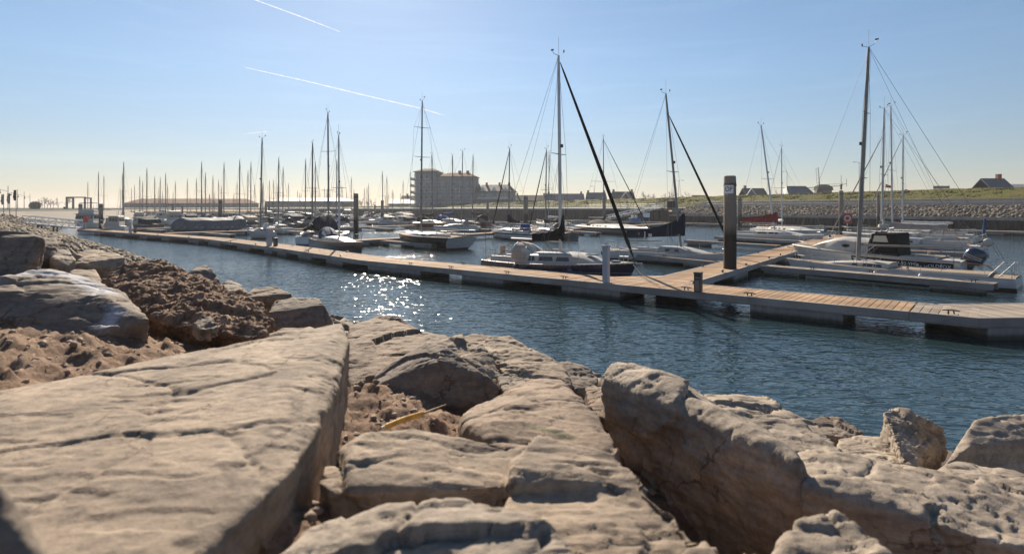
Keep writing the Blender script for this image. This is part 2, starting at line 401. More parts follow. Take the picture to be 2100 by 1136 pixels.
def pixpatch(poly, width):
    """1 near a polyline given by photographed corner points of the stone (px, py, distance)"""
    Q = [np.array(D(*p)) for p in poly]
    def f(V):
        best = np.full(len(V), 1e9)
        for a, b in zip(Q[:-1], Q[1:]):
            ab = b - a; t = np.clip(((V - a) @ ab) / (ab @ ab), 0, 1); best = np.minimum(best, np.linalg.norm(V - a - t[:, None] * ab, axis=1))
        return 1 - best / width * .5 - .1
    return f

def flat(h):                       # distance at which the sight line through a row meets height h
    return lambda px, py: (px, py, (CAM_H - h) * FPX / (py - 428))
f26, f25, f27 = flat(2.60), flat(2.50), flat(2.70)
rock('broad flat tan slab filling the lower left corner of the picture',
     [f26(-60, 812), f26(120, 795), f26(330, 752), (520, 735, 3.55), (610, 688, 3.9), (700, 664, 4.05), (716, 700, 3.75), (690, 800, 2.95),
      (640, 905, 2.3), (590, 975, 2.0), (420, 1145, 1.55), f26(200, 1300), f26(-300, 1300), f26(-300, 900)],
     ROCK_TAN, depth=.1, drop=.42, soft=1, rough=.009, flake=.010, vox=.0115, tilt=(.06, .12), big=.014)
rock('dark boulder added for the shadow in the bottom left corner, close to the lens',  # added block standing in for the shadow that darkens this corner of the slab
     [(-260, 925, .95), (-60, 950, .98), (20, 985, 1.0), (60, 1050, 1.0), (100, 1160, .98), (120, 1300, .9), (-260, 1300, .9)],
     ROCK_GREY, depth=.12, drop=.3, soft=3, rough=.01, flake=.008, vox=.012)
rock('low knobbly tan rock in the bottom centre with a deep shadowed hollow across it',
     [(650, 985, 2.2), (660, 950, 2.35), (760, 905, 2.5), (850, 887, 2.6), (1010, 902, 2.5), (1250, 914, 2.45), (1300, 950, 2.25), (1345, 985, 2.12), (1240, 980, 2.2), (1100, 950, 2.3), (960, 950, 2.3), (850, 985, 2.16), (680, 1010, 2.12)],
     ROCK_TAN, depth=.05, drop=.5, soft=1, rough=.030, flake=.022, vox=.0125, big=.02, tilt=(.5, .1),
     more=[[(640, 1100, 2.0), (800, 1080, 2.12), (1000, 1030, 2.26), (1150, 1055, 2.16), (1330, 985, 2.13), (1400, 1045, 1.95), (1475, 1150, 1.66), (1520, 1290, 1.42), (640, 1290, 1.5)],
           [(1010, 1005, 2.17), (1060, 985, 2.22), (1180, 990, 2.2), (1200, 1020, 2.1), (1100, 1040, 2.08)]])
rock('smooth pale boulder at the bottom edge in front of the knobbly tan rock',
     [(560, 1150, 1.62), (640, 1085, 1.75), (780, 1040, 1.82), (950, 1022, 1.84), (1040, 1055, 1.76), (1140, 1085, 1.68), (1185, 1150, 1.55), (1180, 1350, 1.25), (560, 1350, 1.25)],
     ROCK_PALE, depth=.05, drop=.5, soft=3, rough=.016, flake=.012, vox=.011, big=.02)
rock('tall ridge of dark rock right of centre, its shaded face towards the camera',
     [(1232, 770, 4.5), (1255, 738, 4.6), (1300, 742, 4.5), (1380, 778, 4.3), (1480, 845, 3.85), (1560, 900, 3.5), (1638, 955, 3.15), (1650, 1030, 3.1), (1660, 1200, 3.15),
      (1238, 850, 4.5), (1300, 930, 4.3), (1420, 1060, 3.85), (1500, 1200, 3.6)],
     ROCK_PALE, depth=.42, drop=.35, soft=0, rough=.028, flake=.03, vox=.02, big=.03, tilt=(.7, -.3),
     extra=[(1420, 795, 4.6), (1560, 880, 3.9)])
rock('long lit rock sloping to the water behind the dark ridge, half its side in shade',
     [(1440, 805, 5.2), (1520, 812, 5.4), (1600, 832, 5.2), (1680, 868, 4.9), (1745, 940, 4.2), (1620, 940, 4.1), (1500, 870, 4.6), (1740, 1000, 3.9)],
     ROCK_PALE, depth=.5, drop=.7, soft=2, rough=.035, flake=.03, big=.04)
rock('wide pale rock across the lower right, with pits in its shaded front',
     [(1630, 925, 3.55), (1660, 922, 3.6), (1790, 950, 3.65), (1930, 985, 3.5), (2120, 1030, 3.3), (2300, 1080, 3.2), (2200, 1150, 2.75), (2000, 1100, 2.8), (1830, 1040, 2.95), (1700, 985, 3.1), (1655, 1000, 3.05)],
     ROCK_PALE, depth=.3, drop=.9, soft=0, rough=.034, flake=.022, vox=.016, big=.03, tilt=(.4, .3))
rock('rounded pale boulder at the bottom edge right of the dark ridge',
     [(1580, 1160, 2.0), (1600, 1100, 2.12), (1640, 1050, 2.2), (1700, 1038, 2.22), (1770, 1065, 2.15), (1810, 1110, 2.05), (1840, 1200, 1.85), (1600, 1300, 1.75), (1800, 1300, 1.7)],
     ROCK_PALE, depth=.2, drop=.4, soft=8, rough=.02, flake=.015, vox=.015, big=.03)
rock('upright pillar of pale stone standing at the water on the right',
     [(1812, 845, 5.5), (1830, 836, 5.6), (1865, 838, 5.6), (1888, 905, 5.2), (1892, 925, 5.1), (1880, 965, 4.85), (1868, 985, 4.8), (1835, 905, 5.1)],
     ROCK_PALE, depth=.5, drop=.5, soft=0, rough=.03, flake=.03, vox=.012, extra=[(1925, 880, 5.9), (1945, 925, 5.7)])
rock('dark blocky rock with a pale rim at the right edge by the water',
     [(1985, 880, 5.0), (2000, 862, 5.15), (2060, 848, 5.3), (2110, 850, 5.35), (2300, 880, 5.3), (1960, 935, 4.8), (1925, 965, 4.7), (2010, 1010, 5.0), (2250, 1040, 5.2), (1990, 915, 4.8)],
     ROCK_PALE, depth=.8, drop=.6, rough=.03, flake=.02, vox=.018)
rock('pale rounded rock below the dark blocky one at the right edge',
     [(1905, 970, 4.4), (1960, 945, 4.55), (2050, 955, 4.5), (2150, 985, 4.3), (2300, 1020, 4.2), (1920, 1000, 4.1), (2100, 1050, 3.85), (2300, 1100, 3.7)],
     ROCK_PALE, depth=.25, drop=.5, soft=6, rough=.025, flake=.02)
rock('small brown stone at the water behind the long lit rock',
     [(1655, 862, 6.2), (1680, 850, 6.4), (1720, 856, 6.4), (1770, 885, 6.1), (1760, 905, 5.9), (1690, 890, 5.9)], ROCK_GREY, depth=.5, drop=.6, vox=.018)
rock('low flaky ledge of rock between the lit rock and the upright pillar',
     [(1720, 900, 5.6), (1750, 893, 5.7), (1810, 900, 5.6), (1850, 925, 5.3), (1870, 975, 4.8), (1790, 945, 5.0), (1720, 930, 5.2)], ROCK_PALE, depth=.4, drop=.5, flake=0.030, vox=.016)
rock('dark angular pyramid of rock in the middle of the bank',
     [(762, 795, 5.1), (770, 770, 5.3), (830, 730, 5.45), (878, 702, 5.5), (910, 708, 5.35), (1000, 770, 5.15), (1028, 795, 5.1), (900, 740, 5.1), (860, 745, 5.15), (800, 828, 5.0), (940, 834, 5.0), (1010, 822, 5.05)],
     ROCK_GREY, depth=.5, drop=.35, soft=0, rough=.010, flake=.006, vox=.014, tilt=(.8, .3), big=.012)
rock('tan block leaning on the back of the dark pyramid rock',
     [(885, 705, 5.9), (940, 690, 6.1), (985, 698, 6.0), (1010, 730, 5.8), (1030, 790, 5.4), (1015, 800, 5.3), (960, 745, 5.5)], ROCK_TAN, depth=.5, drop=.6, soft=0, rough=.025, vox=.017)
rock('long tan rock sloping down to the water right of the dark pyramid',
     [(980, 705, 6.6), (1000, 690, 6.9), (1045, 688, 7.0), (1100, 715, 6.7), (1150, 745, 6.3), (1175, 790, 5.8), (1140, 800, 5.7), (1040, 745, 6.1), (1035, 770, 5.9)], ROCK_TAN, depth=.8, drop=.8, soft=0, rough=0.024, vox=.02, flake=.03)
rock('dark rounded rock at the water left of the tall ridge',
     [(1130, 745, 6.3), (1165, 740, 6.5), (1205, 752, 6.4), (1228, 772, 6.2), (1225, 800, 5.9), (1180, 800, 5.8), (1140, 775, 6.0)], ROCK_GREY, depth=.6, drop=.7, vox=.018)
rock('tan domed rock in the centre with a small patch of green moss',
     [(945, 850, 3.75), (960, 880, 3.4), (1000, 905, 3.1), (990, 825, 4.05), (1060, 790, 4.35), (1110, 775, 4.5), (1150, 780, 4.45), (1190, 815, 4.1), (1235, 870, 3.6), (1275, 915, 3.15), (1255, 945, 2.9), (1080, 945, 2.9)],
     ROCK_MOSS, depth=.3, drop=.6, soft=4, rough=.03, flake=.025, vox=.018, big=.03, patch=pixpatch([(1095, 880, 3.3), (1130, 885, 3.28), (1170, 893, 3.2)], .06))
rock('small dark stone wedged between the domed rock and the dark pyramid',
     [(1020, 770, 5.4), (1040, 762, 5.5), (1080, 775, 5.3), (1075, 800, 5.0), (1030, 800, 5.0)], ROCK_GREY, depth=.4, drop=.4, vox=.014)
rock('small jagged stone in the gap beside the tall dark ridge',
     [(1200, 795, 5.3), (1220, 788, 5.4), (1245, 800, 5.1), (1250, 860, 4.5), (1215, 850, 4.6)], ROCK_LAYER, depth=.3, drop=.4, vox=.013)
rock('layered brown rock with wavy bedding above the orange stick',
     [(715, 665, 7.4), (760, 648, 7.8), (815, 652, 7.8), (880, 690, 7.2), (920, 705, 6.9), (860, 720, 6.4), (780, 770, 5.7), (715, 790, 5.5), (705, 720, 6.4)],
     ROCK_LAYER, depth=.7, drop=.7, soft=3, rough=0.036, flake=0.030, vox=.022, big=.06, tilt=(.2, .6))
rock('rounded dark stone at the water behind the layered brown rock',
     [(755, 658, 8.6), (775, 645, 8.8), (815, 648, 8.8), (850, 672, 8.4), (840, 690, 8.0), (760, 680, 8.2)], ROCK_GREY, depth=.7, drop=.9, vox=.025)
rock('low dark stone at the water left of the tan blocks',
     [(830, 690, 8.0), (870, 678, 8.2), (915, 690, 8.0), (930, 705, 7.6), (850, 712, 7.4)], ROCK_GREY, depth=.7, drop=.9, vox=.025)
rock('low dark stone peeping over the tan block at the water',
     [(945, 692, 8.0), (970, 684, 8.2), (1010, 688, 8.1), (1020, 705, 7.7), (950, 710, 7.6)], ROCK_LAYER, depth=.7, drop=.9, vox=.025)
rock('square brown block at the water beyond the earth mound',
     [(548, 640, 9.6), (565, 618, 10), (600, 608, 10.2), (655, 612, 10), (665, 625, 9.7), (680, 660, 9.6), (660, 670, 9.45), (575, 674, 9.4), (552, 665, 9.5)], ROCK_GREY, depth=.9, drop=.7, soft=0, vox=.028, flake=.02)
rock('low brown stone at the foot of the slab below the square block',
     [(535, 690, 6.8), (580, 672, 7.2), (640, 672, 7.2), (660, 690, 6.6), (600, 712, 6.0), (540, 706, 6.2)], ROCK_LAYER, depth=.5, drop=.5, vox=.022)
rock('flat brown stone at the water behind the square block',
     [(495, 610, 11.6), (520, 592, 12.2), (560, 586, 12.4), (598, 602, 12), (600, 615, 11.9), (520, 620, 11.7)], ROCK_LAYER, depth=1, drop=.9, vox=.03)
rock('pointed grey boulder at the water above the earth mound',
     [(385, 560, 12.8), (400, 546, 13.2), (418, 540, 13.4), (435, 550, 13.2), (458, 585, 12.9), (440, 600, 12.7), (395, 580, 12.8)], ROCK_GREY, depth=1, drop=.9, vox=.03)
rock('low grey stone at the water right of the pointed boulder',
     [(450, 585, 12.6), (468, 574, 13), (495, 582, 12.8), (508, 600, 12), (465, 604, 11.8)], ROCK_GREY, depth=.8, drop=.9, vox=.03)
rock('long stone streaked white with bird droppings on the left',
     [(-60, 590, 5.9), (0, 580, 6.1), (60, 560, 6.5), (100, 555, 6.7), (150, 568, 6.7), (205, 575, 6.6), (255, 600, 6.3), (290, 635, 5.9), (307, 655, 5.7), (255, 662, 5.65), (215, 608, 5.95), (150, 600, 6.0), (20, 630, 5.75), (-60, 650, 5.65), (180, 690, 5.5), (-60, 725, 5.3), (100, 712, 5.35)],
     ROCK_GUANO, depth=.6, drop=.5, soft=0, rough=0.030, flake=.03, vox=.024, big=.05,
     patch=lambda V: np.maximum(pixpatch([(-40, 590, 6.1), (60, 564, 6.45), (150, 574, 6.6), (215, 600, 6.1)], .30)(V), pixpatch([(215, 605, 5.8), (240, 640, 5.75), (215, 672, 5.6)], .20)(V)))
rock('big dark boulder at the left edge of the picture',
     [(-80, 480, 11.5), (0, 474, 11.8), (70, 478, 12), (90, 490, 11.6), (75, 530, 11.4), (35, 570, 11.2), (-80, 600, 11.1)], ROCK_GREY, depth=1, drop=.5, soft=3, vox=.035, rough=0.030, flake=0.024)
rock('grey boulder with a split side beside the big dark one',
     [(62, 500, 12.4), (85, 488, 13), (115, 485, 13.2), (120, 500, 12.8), (112, 530, 12.4), (70, 535, 12.2)], ROCK_GREY, depth=.8, drop=.5, vox=.03)
rock('tan rounded boulder third from the left edge',
     [(105, 530, 12.2), (118, 508, 13), (135, 507, 13), (158, 532, 12.6), (140, 546, 12.3), (110, 545, 12.2)], ROCK_PALE, depth=.8, drop=.5, vox=.03)
rock('flat topped tan stone with a dark front below the gravel bank',
     [(150, 540, 12.6), (175, 525, 13.4), (235, 518, 14), (258, 528, 13.4), (250, 555, 13.1), (165, 555, 12.9)], ROCK_TAN, depth=1, drop=.6, vox=.03)
rock('thin slab lying under the gravel bank near the water',
     [(152, 522, 14.5), (175, 514, 15), (205, 513, 15.2), (235, 520, 14.6), (180, 530, 14)], ROCK_TAN, depth=.8, drop=.6, vox=.03)
rock('small grey cobble at the water right of the flat topped stone',
     [(254, 548, 13.4), (262, 538, 13.8), (274, 542, 13.8), (272, 556, 13)], ROCK_GREY, depth=.5, drop=.6, vox=.025)
rock('tan stone between the white streaked rock and the earth mound',
     [(135, 568, 8.8), (150, 552, 9.3), (195, 552, 9.4), (210, 570, 9), (205, 590, 8.4), (150, 585, 8.3)], ROCK_TAN, depth=.5, drop=.5, vox=.025)
rock('small grey stone stuck in the soil before the earth mound',
     [(398, 664, 6.1), (412, 649, 6.35), (432, 652, 6.35), (448, 668, 6.1), (430, 676, 5.95), (405, 675, 5.95)], ROCK_GREY, depth=.08, drop=.12, vox=.013)

# the heap of earth left of centre
P = [D(*p) for p in [(215, 570, 8.4), (260, 552, 8.8), (320, 542, 9.0), (355, 552, 9.0), (400, 572, 8.6), (450, 590, 8.2), (520, 615, 7.6), (560, 650, 7.0), (558, 680, 6.6), (515, 695, 6.3), (430, 650, 6.7), (330, 620, 7.1), (300, 600, 7.4), (320, 660, 6.5), (240, 590, 7.8)]]
C = sum(P, Vector()) / len(P)
pts = [p - C for p in P] + [p - C + Vector((-.3, .5, -.7)) for p in P]
me, V = carve(pts, .018, 2, .09, .05, name='earth_mound', big=.10)
nv = np.zeros(len(V) * 3); me.vertex_normals.foreach_get('vector', nv); nv = nv.reshape(-1, 3)
V = V + nv * (fbm(V * 7, 4, 77) * .07 + np.abs(fbm(V * 17, 3, 78)) * .045)[:, None]
me.vertices.foreach_set('co', V.ravel()); me.update(); MOUND = (V + np.array(C), nv)
me.materials.append(SOIL)
o = link('earth_mound', me); o.location = C
tag(o, 'heap of clotted brown earth and dry weed on the bank', 'earth mound')

# clods and pebbles on the soil: nobody could count them
def scatter_stones(name, mat, spots, seed, kinds=8, sub=1):
    rr = np.random.RandomState(seed); protos = []
    for k in range(kinds):
        bm = bmesh.new(); bmesh.ops.create_icosphere(bm, subdivisions=sub, radius=1)
        v = np.array([w.co for w in bm.verts]); f = np.array([[w.index for w in q.verts] for q in bm.faces]); bm.free()
        v = v * (1 + .55 * vnoise(v * 1.3, seed + k)[:, None] + .25 * vnoise(v * 2.9, seed + k + 40)[:, None]) * np.array([1, rr.uniform(.6, 1), rr.uniform(.5, .85)])
        protos.append((v, f))
    VV, FF, o_ = [], [], 0
    for (x, y, z, s) in spots:
        v, f = protos[rr.randint(kinds)]; a, b = rr.uniform(0, 6.28), rr.uniform(-.6, .6)
        M = np.array(Matrix.Rotation(a, 3, 'Z') @ Matrix.Rotation(b, 3, 'X'))
        VV.append(v @ M.T * s + np.array([x, y, z])); FF.append(f + o_); o_ += len(v)
    me = np_mesh(name, np.concatenate(VV), np.concatenate(FF), mat, smooth=False)
    return tag(link(name, me), kind='stuff')
rr = np.random.RandomState(11)
t_ = rr.uniform(-4.5, 13, 26000); s_ = rr.uniform(3.2, 10.2, 26000); q = 10 - s_
x = NX * q + TX * t_; y = NY * q + TY * t_; z = ground(x, y)
size = .004 + .042 * rr.uniform(0, 1, 26000) ** 7
keep = (y > 1.2)
scatter_stones('soil_clods', PEBBLE, np.stack([x, y, z + size * .1, size], 1)[keep], 21)
k_ = rr.randint(0, len(MOUND[0]), 6000); k_ = k_[MOUND[1][k_, 2] > .1]; sz_ = .006 + .022 * rr.uniform(0, 1, len(k_)) ** 3
o = scatter_stones('mound_clods', SOIL, np.concatenate([MOUND[0][k_], sz_[:, None]], 1), 23)
# yellow grass stalk lying in the soil
p0, p1, p2 = D(785, 879, 3.36), D(862, 851, 3.66), D(915, 829, 3.92)
mb = MB(); 
for off, r_ in ((Vector((0, 0, 0)), .013), (Vector((.012, .02, .012)), .008)):
    mb.tube([p0 + off, (p0 + p1) / 2 + off + Vector((0, 0, .006)), p1 + off], r_, 7)
stalk_t = thing('reed_stalk', 'broken orange yellow reed stalk lying on the soil', 'reed stalk', p0)
def shift(mb_, v):
    mb_.v = [tuple(Vector(p) - v) for p in mb_.v]; return mb_
shift(mb, p0).build('stem', simple('dry_orange_reed', (.80, .42, .06), .5, var=.25, vscale=20), stalk_t, smooth=40)
mb = MB(); mb.tube([p1 + Vector((0, 0, .004)), p2], [.008, .003], 6); shift(mb, p0).build('tip', simple('dry_brown_reed', (.35, .24, .12), .7), stalk_t, smooth=40)
mb = MB(); mb.tube([p0 + Vector((-.012, -.015, -.02)), p0 + Vector((0, 0, .004)), p0 + Vector((.012, .012, .01))], [.004, .013, .008], 7); shift(mb, p0).build('torn_end', simple('pale_reed_pith', (.75, .68, .55), .6), stalk_t, smooth=40)
# ------------------------------------------------------------------ pontoons
def plank_mat(name, a, b_, gap=None):
    m, n, l, b = nodes(name); c = n.new('ShaderNodeTexCoord').outputs['Object']; oi = n.new('ShaderNodeObjectInfo')
    g = noise(n, l, mapping(n, l, c, (9, 1.2, 9)), 6, 6, .65); r = ramp(n, [(.3, a), (.7, b_)]); l.new(g.outputs[0], r.inputs[0])
    r2 = ramp(n, [(0, (.78, .76, .75)), (1, (1.18, 1.15, 1.1))]); l.new(oi.outputs['Random'], r2.inputs[0])
    col = mixc(n, l, 1, r.outputs[0], r2.outputs[0], 'MULTIPLY')
    st = noise(n, l, c, .9, 5, .6); r3 = ramp(n, [(.4, (.72, .7, .7)), (.6, (1.06, 1.05, 1.04))]); l.new(st.outputs[0], r3.inputs[0])
    col = mixc(n, l, .8, col, r3.outputs[0], 'MULTIPLY')
    l.new(col, b.inputs['Base Color']); b.inputs['Roughness'].default_value = .85; b.inputs['Specular IOR Level'].default_value = .12
    bp = n.new('ShaderNodeBump'); bp.inputs['Strength'].default_value = .4; bp.inputs['Distance'].default_value = .006
    l.new(g.outputs[0], bp.inputs['Height']); l.new(bp.outputs[0], b.inputs['Normal'])
    return m
PLANK = plank_mat('deck_boards', (.29, .198, .128), (.40, .285, .19))
PLANK_GREY = plank_mat('weathered_deck_boards', (.27, .235, .20), (.36, .32, .275))
BEAM = plank_mat('pontoon_waler', (.30, .28, .27), (.38, .36, .35))
def zband_mat(name, stops, rough=.8, nscale=2.0, wob=.25, bump=.4, spec=.3, streak=(6, 6, .6)):
    """colour bands by height above the water (tide marks, weed), with ragged edges"""
    m, n, l, b = nodes(name); geo = n.new('ShaderNodeNewGeometry'); s = n.new('ShaderNodeSeparateXYZ'); l.new(geo.outputs['Position'], s.inputs[0])
    c = n.new('ShaderNodeTexCoord').outputs['Object']
    t = noise(n, l, mapping(n, l, c, streak), nscale, 7, .65)
    a = n.new('ShaderNodeMath'); a.operation = 'MULTIPLY_ADD'; a.inputs[1].default_value = wob; l.new(t.outputs[0], a.inputs[0]); l.new(s.outputs['Z'], a.inputs[2])
    mr = n.new('ShaderNodeMapRange'); mr.inputs['From Min'].default_value = 0; mr.inputs['From Max'].default_value = 10; l.new(a.outputs[0], mr.inputs['Value'])
    r = ramp(n, [((z + wob * .5) / 10, col) for z, col in stops]); l.new(mr.outputs[0], r.inputs[0])
    t2 = noise(n, l, mapping(n, l, c, (streak[0] * 2, streak[1] * 2, streak[2])), nscale * 2, 6, .7); r2 = ramp(n, [(.3, (.6, .6, .6)), (.7, (1.25, 1.23, 1.2))]); l.new(t2.outputs[0], r2.inputs[0])
    l.new(mixc(n, l, .8, r.outputs[0], r2.outputs[0], 'MULTIPLY'), b.inputs['Base Color'])
    b.inputs['Roughness'].default_value = rough; b.inputs['Specular IOR Level'].default_value = spec
    bp = n.new('ShaderNodeBump'); bp.inputs['Strength'].default_value = bump; bp.inputs['Distance'].default_value = .03
    l.new(t2.outputs[0], bp.inputs['Height']); l.new(bp.outputs[0], b.inputs['Normal'])
    return m
FLOAT = zband_mat('concrete_float', [(0, (.03, .035, .02)), (.10, (.07, .07, .055)), (.2, (.27, .26, .25)), (.5, (.34, .33, .32))], nscale=1.2, wob=.12, streak=(2, 2, 1))
STEEL = simple('galvanised_steel', (.42, .43, .44), .45, .6, var=.2, vscale=6)
DARKSTEEL = simple('dark_iron', (.05, .05, .055), .55, .4)
RUBBER = simple('black_rubber', (.02, .02, .022), .7)
ALU = simple('mast_aluminium', (.50, .50, .50), .42, .55, var=.08)
ALU_DARK = simple('weathered_mast_aluminium', (.22, .21, .20), .5, .4, var=.15)
WIRE = simple('rigging_wire', (.16, .16, .165), .5, .5)
HD = .6

def cleat_mesh():
    mb = MB()
    for x in (-.07, .07): mb.cyl((x, 0, 0), (x * .8, 0, .09), .022, .018, 6)
    mb.tube([(-.2, 0, .085), (-.1, 0, .1), (.1, 0, .1), (.2, 0, .085)], [.014, .02, .02, .014], 6)
    me = mb.mesh('cleat'); me.materials.append(DARKSTEEL); return me
CLEAT = cleat_mesh()
def pontoon(label, p0, p1, w, h=HD, side=1, floats=(), planks=False, pitch=.2, cleats=(), group='pontoon sections of the marina', board=PLANK, cap=False, name='pontoon'):
    """p0-p1: one deck edge on the plan; the deck lies w to the left (side=1) or right of it. floats: (from, to) metres along"""
    p0 = Vector((p0.x, p0.y, 0)); p1 = Vector((p1.x, p1.y, 0)); L = (p1 - p0).length; d = (p1 - p0).normalized()
    t = thing(name, label, 'pontoon', p0, math.atan2(d.y, d.x), group); sg = side
    yc = sg * w / 2
    for y in (sg * .05, sg * (w - .05)):
        mb = MB(); mb.box((L / 2, y, h - .125), (L - .012, .1, .27)); mb.box((L / 2, y - (.058 if (y < yc) else -.058), h - .2), (L - .02, .016, .05))
        mb.build('edge_beam', BEAM, t, bevel=.008)
    mb = MB()
    for k in range(int(L / 2) + 1): mb.box((min(L - .1, .1 + k * 2), yc, h - .16), (.1, w - .22, .16))
    tag(mb.build('cross_frame', DARKSTEEL, t), kind='stuff')
    n = max(1, int((L - .02) / pitch)); pt = (L - .02) / n
    if planks:
        mb = MB(); mb.box((0, 0, 0), (pt - .017, w - .212, .036)); me = mb.mesh('plank'); me.materials.append(board)
        for k in range(n):
            o = link('plank', me, t, bevel=.004); o.location = (.01 + pt * (k + .5), yc, h - .018 + rnd.uniform(-.003, .003)); o.rotation_euler = (rnd.uniform(-.002, .002), 0, rnd.uniform(-.002, .002))
    else:
        mb = MB()
        for k in range(n): mb.box((.01 + pt * (k + .5), yc, h - .018 + rnd.uniform(-.003, .003)), (pt - .017, w - .212, .036))
        tag(mb.build('plank', board, t), kind='stuff')
    for a, b in floats:
        a, b = max(.02, a), min(L - .02, b)
        if b - a < .3: continue
        mb = MB(); mb.box(((a + b) / 2, yc, (h - .27 - .35) / 2), (b - a, w - .1, h - .262 + .35)); mb.build('float', FLOAT, t, bevel=.02)
    for x, y in cleats:
        o = link('cleat', CLEAT, t); o.location = (x, sg * (y if y > 0 else w + y), h + .012)
    return t
def on_line(A, B, px):
    r = (px - 1050) / FPX; dx, dy = B.x - A.x, B.y - A.y
    return (r * A.y - A.x) / (dx - r * dy)
def along(A, B, pxs):
    L = (Vector((B.x - A.x, B.y - A.y, 0))).length
    return [tuple(sorted((on_line(A, B, a) * L, on_line(A, B, b) * L))) for a, b in pxs]
MW = 2.15
fe = {p: G(p, y, HD) for p, y in ((2007, 653), (1864, 639.5), (1086, 567), (740, 534), (560, 507.5), (420, 490), (158, 470.5))}
def main_sec(a, b, label, fl, **kw):
    A, B = fe[a], fe[b]; L = (B - A).length; f = []
    for x in along(A, B, fl): f.append((x[0], min(x[1], L)))
    return pontoon(label, A, B, MW, side=-1, floats=f, **kw)
main_sec(2007, 1864, 'short pontoon piece with grey boards joining the corner at the right edge', [], planks=True, cleats=[(.6, .3)], board=PLANK_GREY)
main_sec(1864, 1086, 'nearest long section of the main pontoon, carrying the grey post and the dark pedestal', [(1728, 1537), (1270, 1150)], planks=True, cleats=[(on_line(fe[1864], fe[1086], 1390) * 13, .16), (4.4, .16), (11.8, .16), (7, -.2)])
main_sec(1086, 740, 'main pontoon section beside the stern of the navy blue sailboat', [(1030, 945), (860, 753)], planks=True, cleats=[(1.4, .16), (5, .16), (8, .16), (6, -.16)])
main_sec(740, 560, 'main pontoon section in front of the small dark yacht and the sparkling water', [(700, 667), (636, 609), (585, 566)], cleats=[(3, .16), (8, .16), (6, -.2)])
main_sec(560, 420, 'main pontoon section left of the second grey post', [(556, 540), (510, 485), (450, 425)], cleats=[(4, .16), (10, .16)])
main_sec(420, 158, 'farthest section of the main pontoon, ending at the truss gangway', [(405, 385), (348, 330), (300, 285), (250, 235), (205, 192)], cleats=[(4, .16), (12, .16), (20, .16)])
A = fe[2007]
pontoon('pontoon leading off at the right edge of the picture', A, A + Vector((9, .55, 0)), 2.3, side=1, floats=[(.3, 4.5), (6, 9)], planks=True, board=PLANK_GREY, cleats=[(2, .2)])

# walkway branching off to the upper right, past the numbered pile
ba, bb = G(1310, 578, HD), G(1605, 506, HD); bd = (bb - ba).normalized(); BW = 1.85
bstart = ba + bd * .35
def branch_sec(u0, u1, label, **kw): return pontoon(label, bstart + bd * u0, bstart + bd * u1, BW, side=-1, **kw)
branch_sec(0, 11.9, 'walkway pontoon branching off at the dark pedestal, with the lettered pile at its edge', floats=[(1.2, 3.4), (6.5, 9)], planks=True, cleats=[(5, -.15), (9, -.15), (7, .15)])
branch_sec(12, 23.9, 'second section of the branching walkway, at the bow of the white cruiser', floats=[(1, 3.2), (6, 8.5)], planks=True, cleats=[(2, -.15), (5, -.15), (6, .15)])
branch_sec(24, 36, 'third section of the branching walkway, beside the boat with the red sail cover', floats=[(1, 3), (6, 8)], cleats=[(3, .15)])
branch_sec(36.1, 52, 'last section of the branching walkway, near the rubble slope', floats=[(1, 3), (6, 8)])
mb = MB(); gs = thing('corner_gusset', 'small triangular deck filling the corner under the bow of the navy blue sailboat', 'deck', Vector((bstart.x, bstart.y, 0)), math.atan2(bd.y, bd.x), 'pontoon sections of the marina')
mb.prism([(.1, .03), (2.3, .03), (.1, 2.2)], 'z', HD - .06, HD - .004); mb.build('board', PLANK, gs)
mb = MB(); mb.tube([(2.35, .02, HD - .1), (.1, 2.28, HD - .1)], .06, 6); mb.build('edge_beam', BEAM, gs)

def finger(label, a, b, w=.8, h=.5, fl=(), planks=False, side=1, **kw):
    A, B = G(*a, h), G(*b, h)
    return pontoon(label, A, B, w, h, side=side, floats=along(A, B, fl), planks=planks, group='finger pontoons between the berths', name='finger_pontoon', **kw)
finger('finger pontoon in front of the white sailboat with the leaning mast on the right', (1560, 545), (2037, 583), .85, fl=[(1565, 1637), (1905, 2013)], planks=True, board=PLANK_GREY, cleats=[(2.6, .12), (9, .12), (5, -.12)], pitch=.26)
mb = MB()
finger('finger pontoon between the navy blue sailboat and the boat with the lettered cover', (1468, 537.5), (1232, 515), .75, fl=[(1440, 1400), (1300, 1265)], side=-1, cleats=[(4, .1)])
finger('long thin finger pontoon ending behind the lettered pile on its left', (1592, 503.5), (1402, 492.5), .7, fl=[(1450, 1408)], side=-1)
finger('finger pontoon under the boat with the red sail cover', (1646, 494.5), (1464, 485), .7, fl=[(1500, 1472), (1600, 1570)], side=-1)
finger('finger pontoon behind the white cruiser on the right', (1700, 507), (2012, 520.5), .75, fl=[(1750, 1800), (1950, 2000)])
finger('finger pontoon right beyond the furled grey sail', (1720, 489), (2000, 497), .75, fl=[(1750, 1790), (1930, 1980)])

# the other walkways, farther and farther left
def walk(label, a, b, w=1.7, step=2, side=-1):
    A, B = G(*a, HD), G(*b, HD); L = (B - A).length
    return pontoon(label, A, B, w, side=side, floats=[(x, x + 2.2) for x in np.arange(1, L - 2.5, 6.5)], name='pontoon')
walk('walkway pontoon running from the small dark yacht to the black hulled racer', (676, 494), (828, 486))
walk('walkway pontoon between the black hulled racer and the white boat with outboards', (828, 486), (1012, 476))
walk('walkway pontoon behind the brown hulled boat', (1012, 476), (1225, 465.2))
walk('walkway pontoon in front of the boat below the quay gangway', (1225, 465.2), (1370, 457.5))
walk('walkway pontoon beside the boat wrapped in a grey tarpaulin', (335, 477.5), (620, 468.5))
walk('walkway pontoon behind the thick dark pile left of centre', (620, 468.5), (905, 459.5))
walk('walkway pontoon in front of the apartment block', (905, 459.5), (1120, 452.7))
walk('walkway pontoon below the long shed', (215, 470), (520, 462.0))
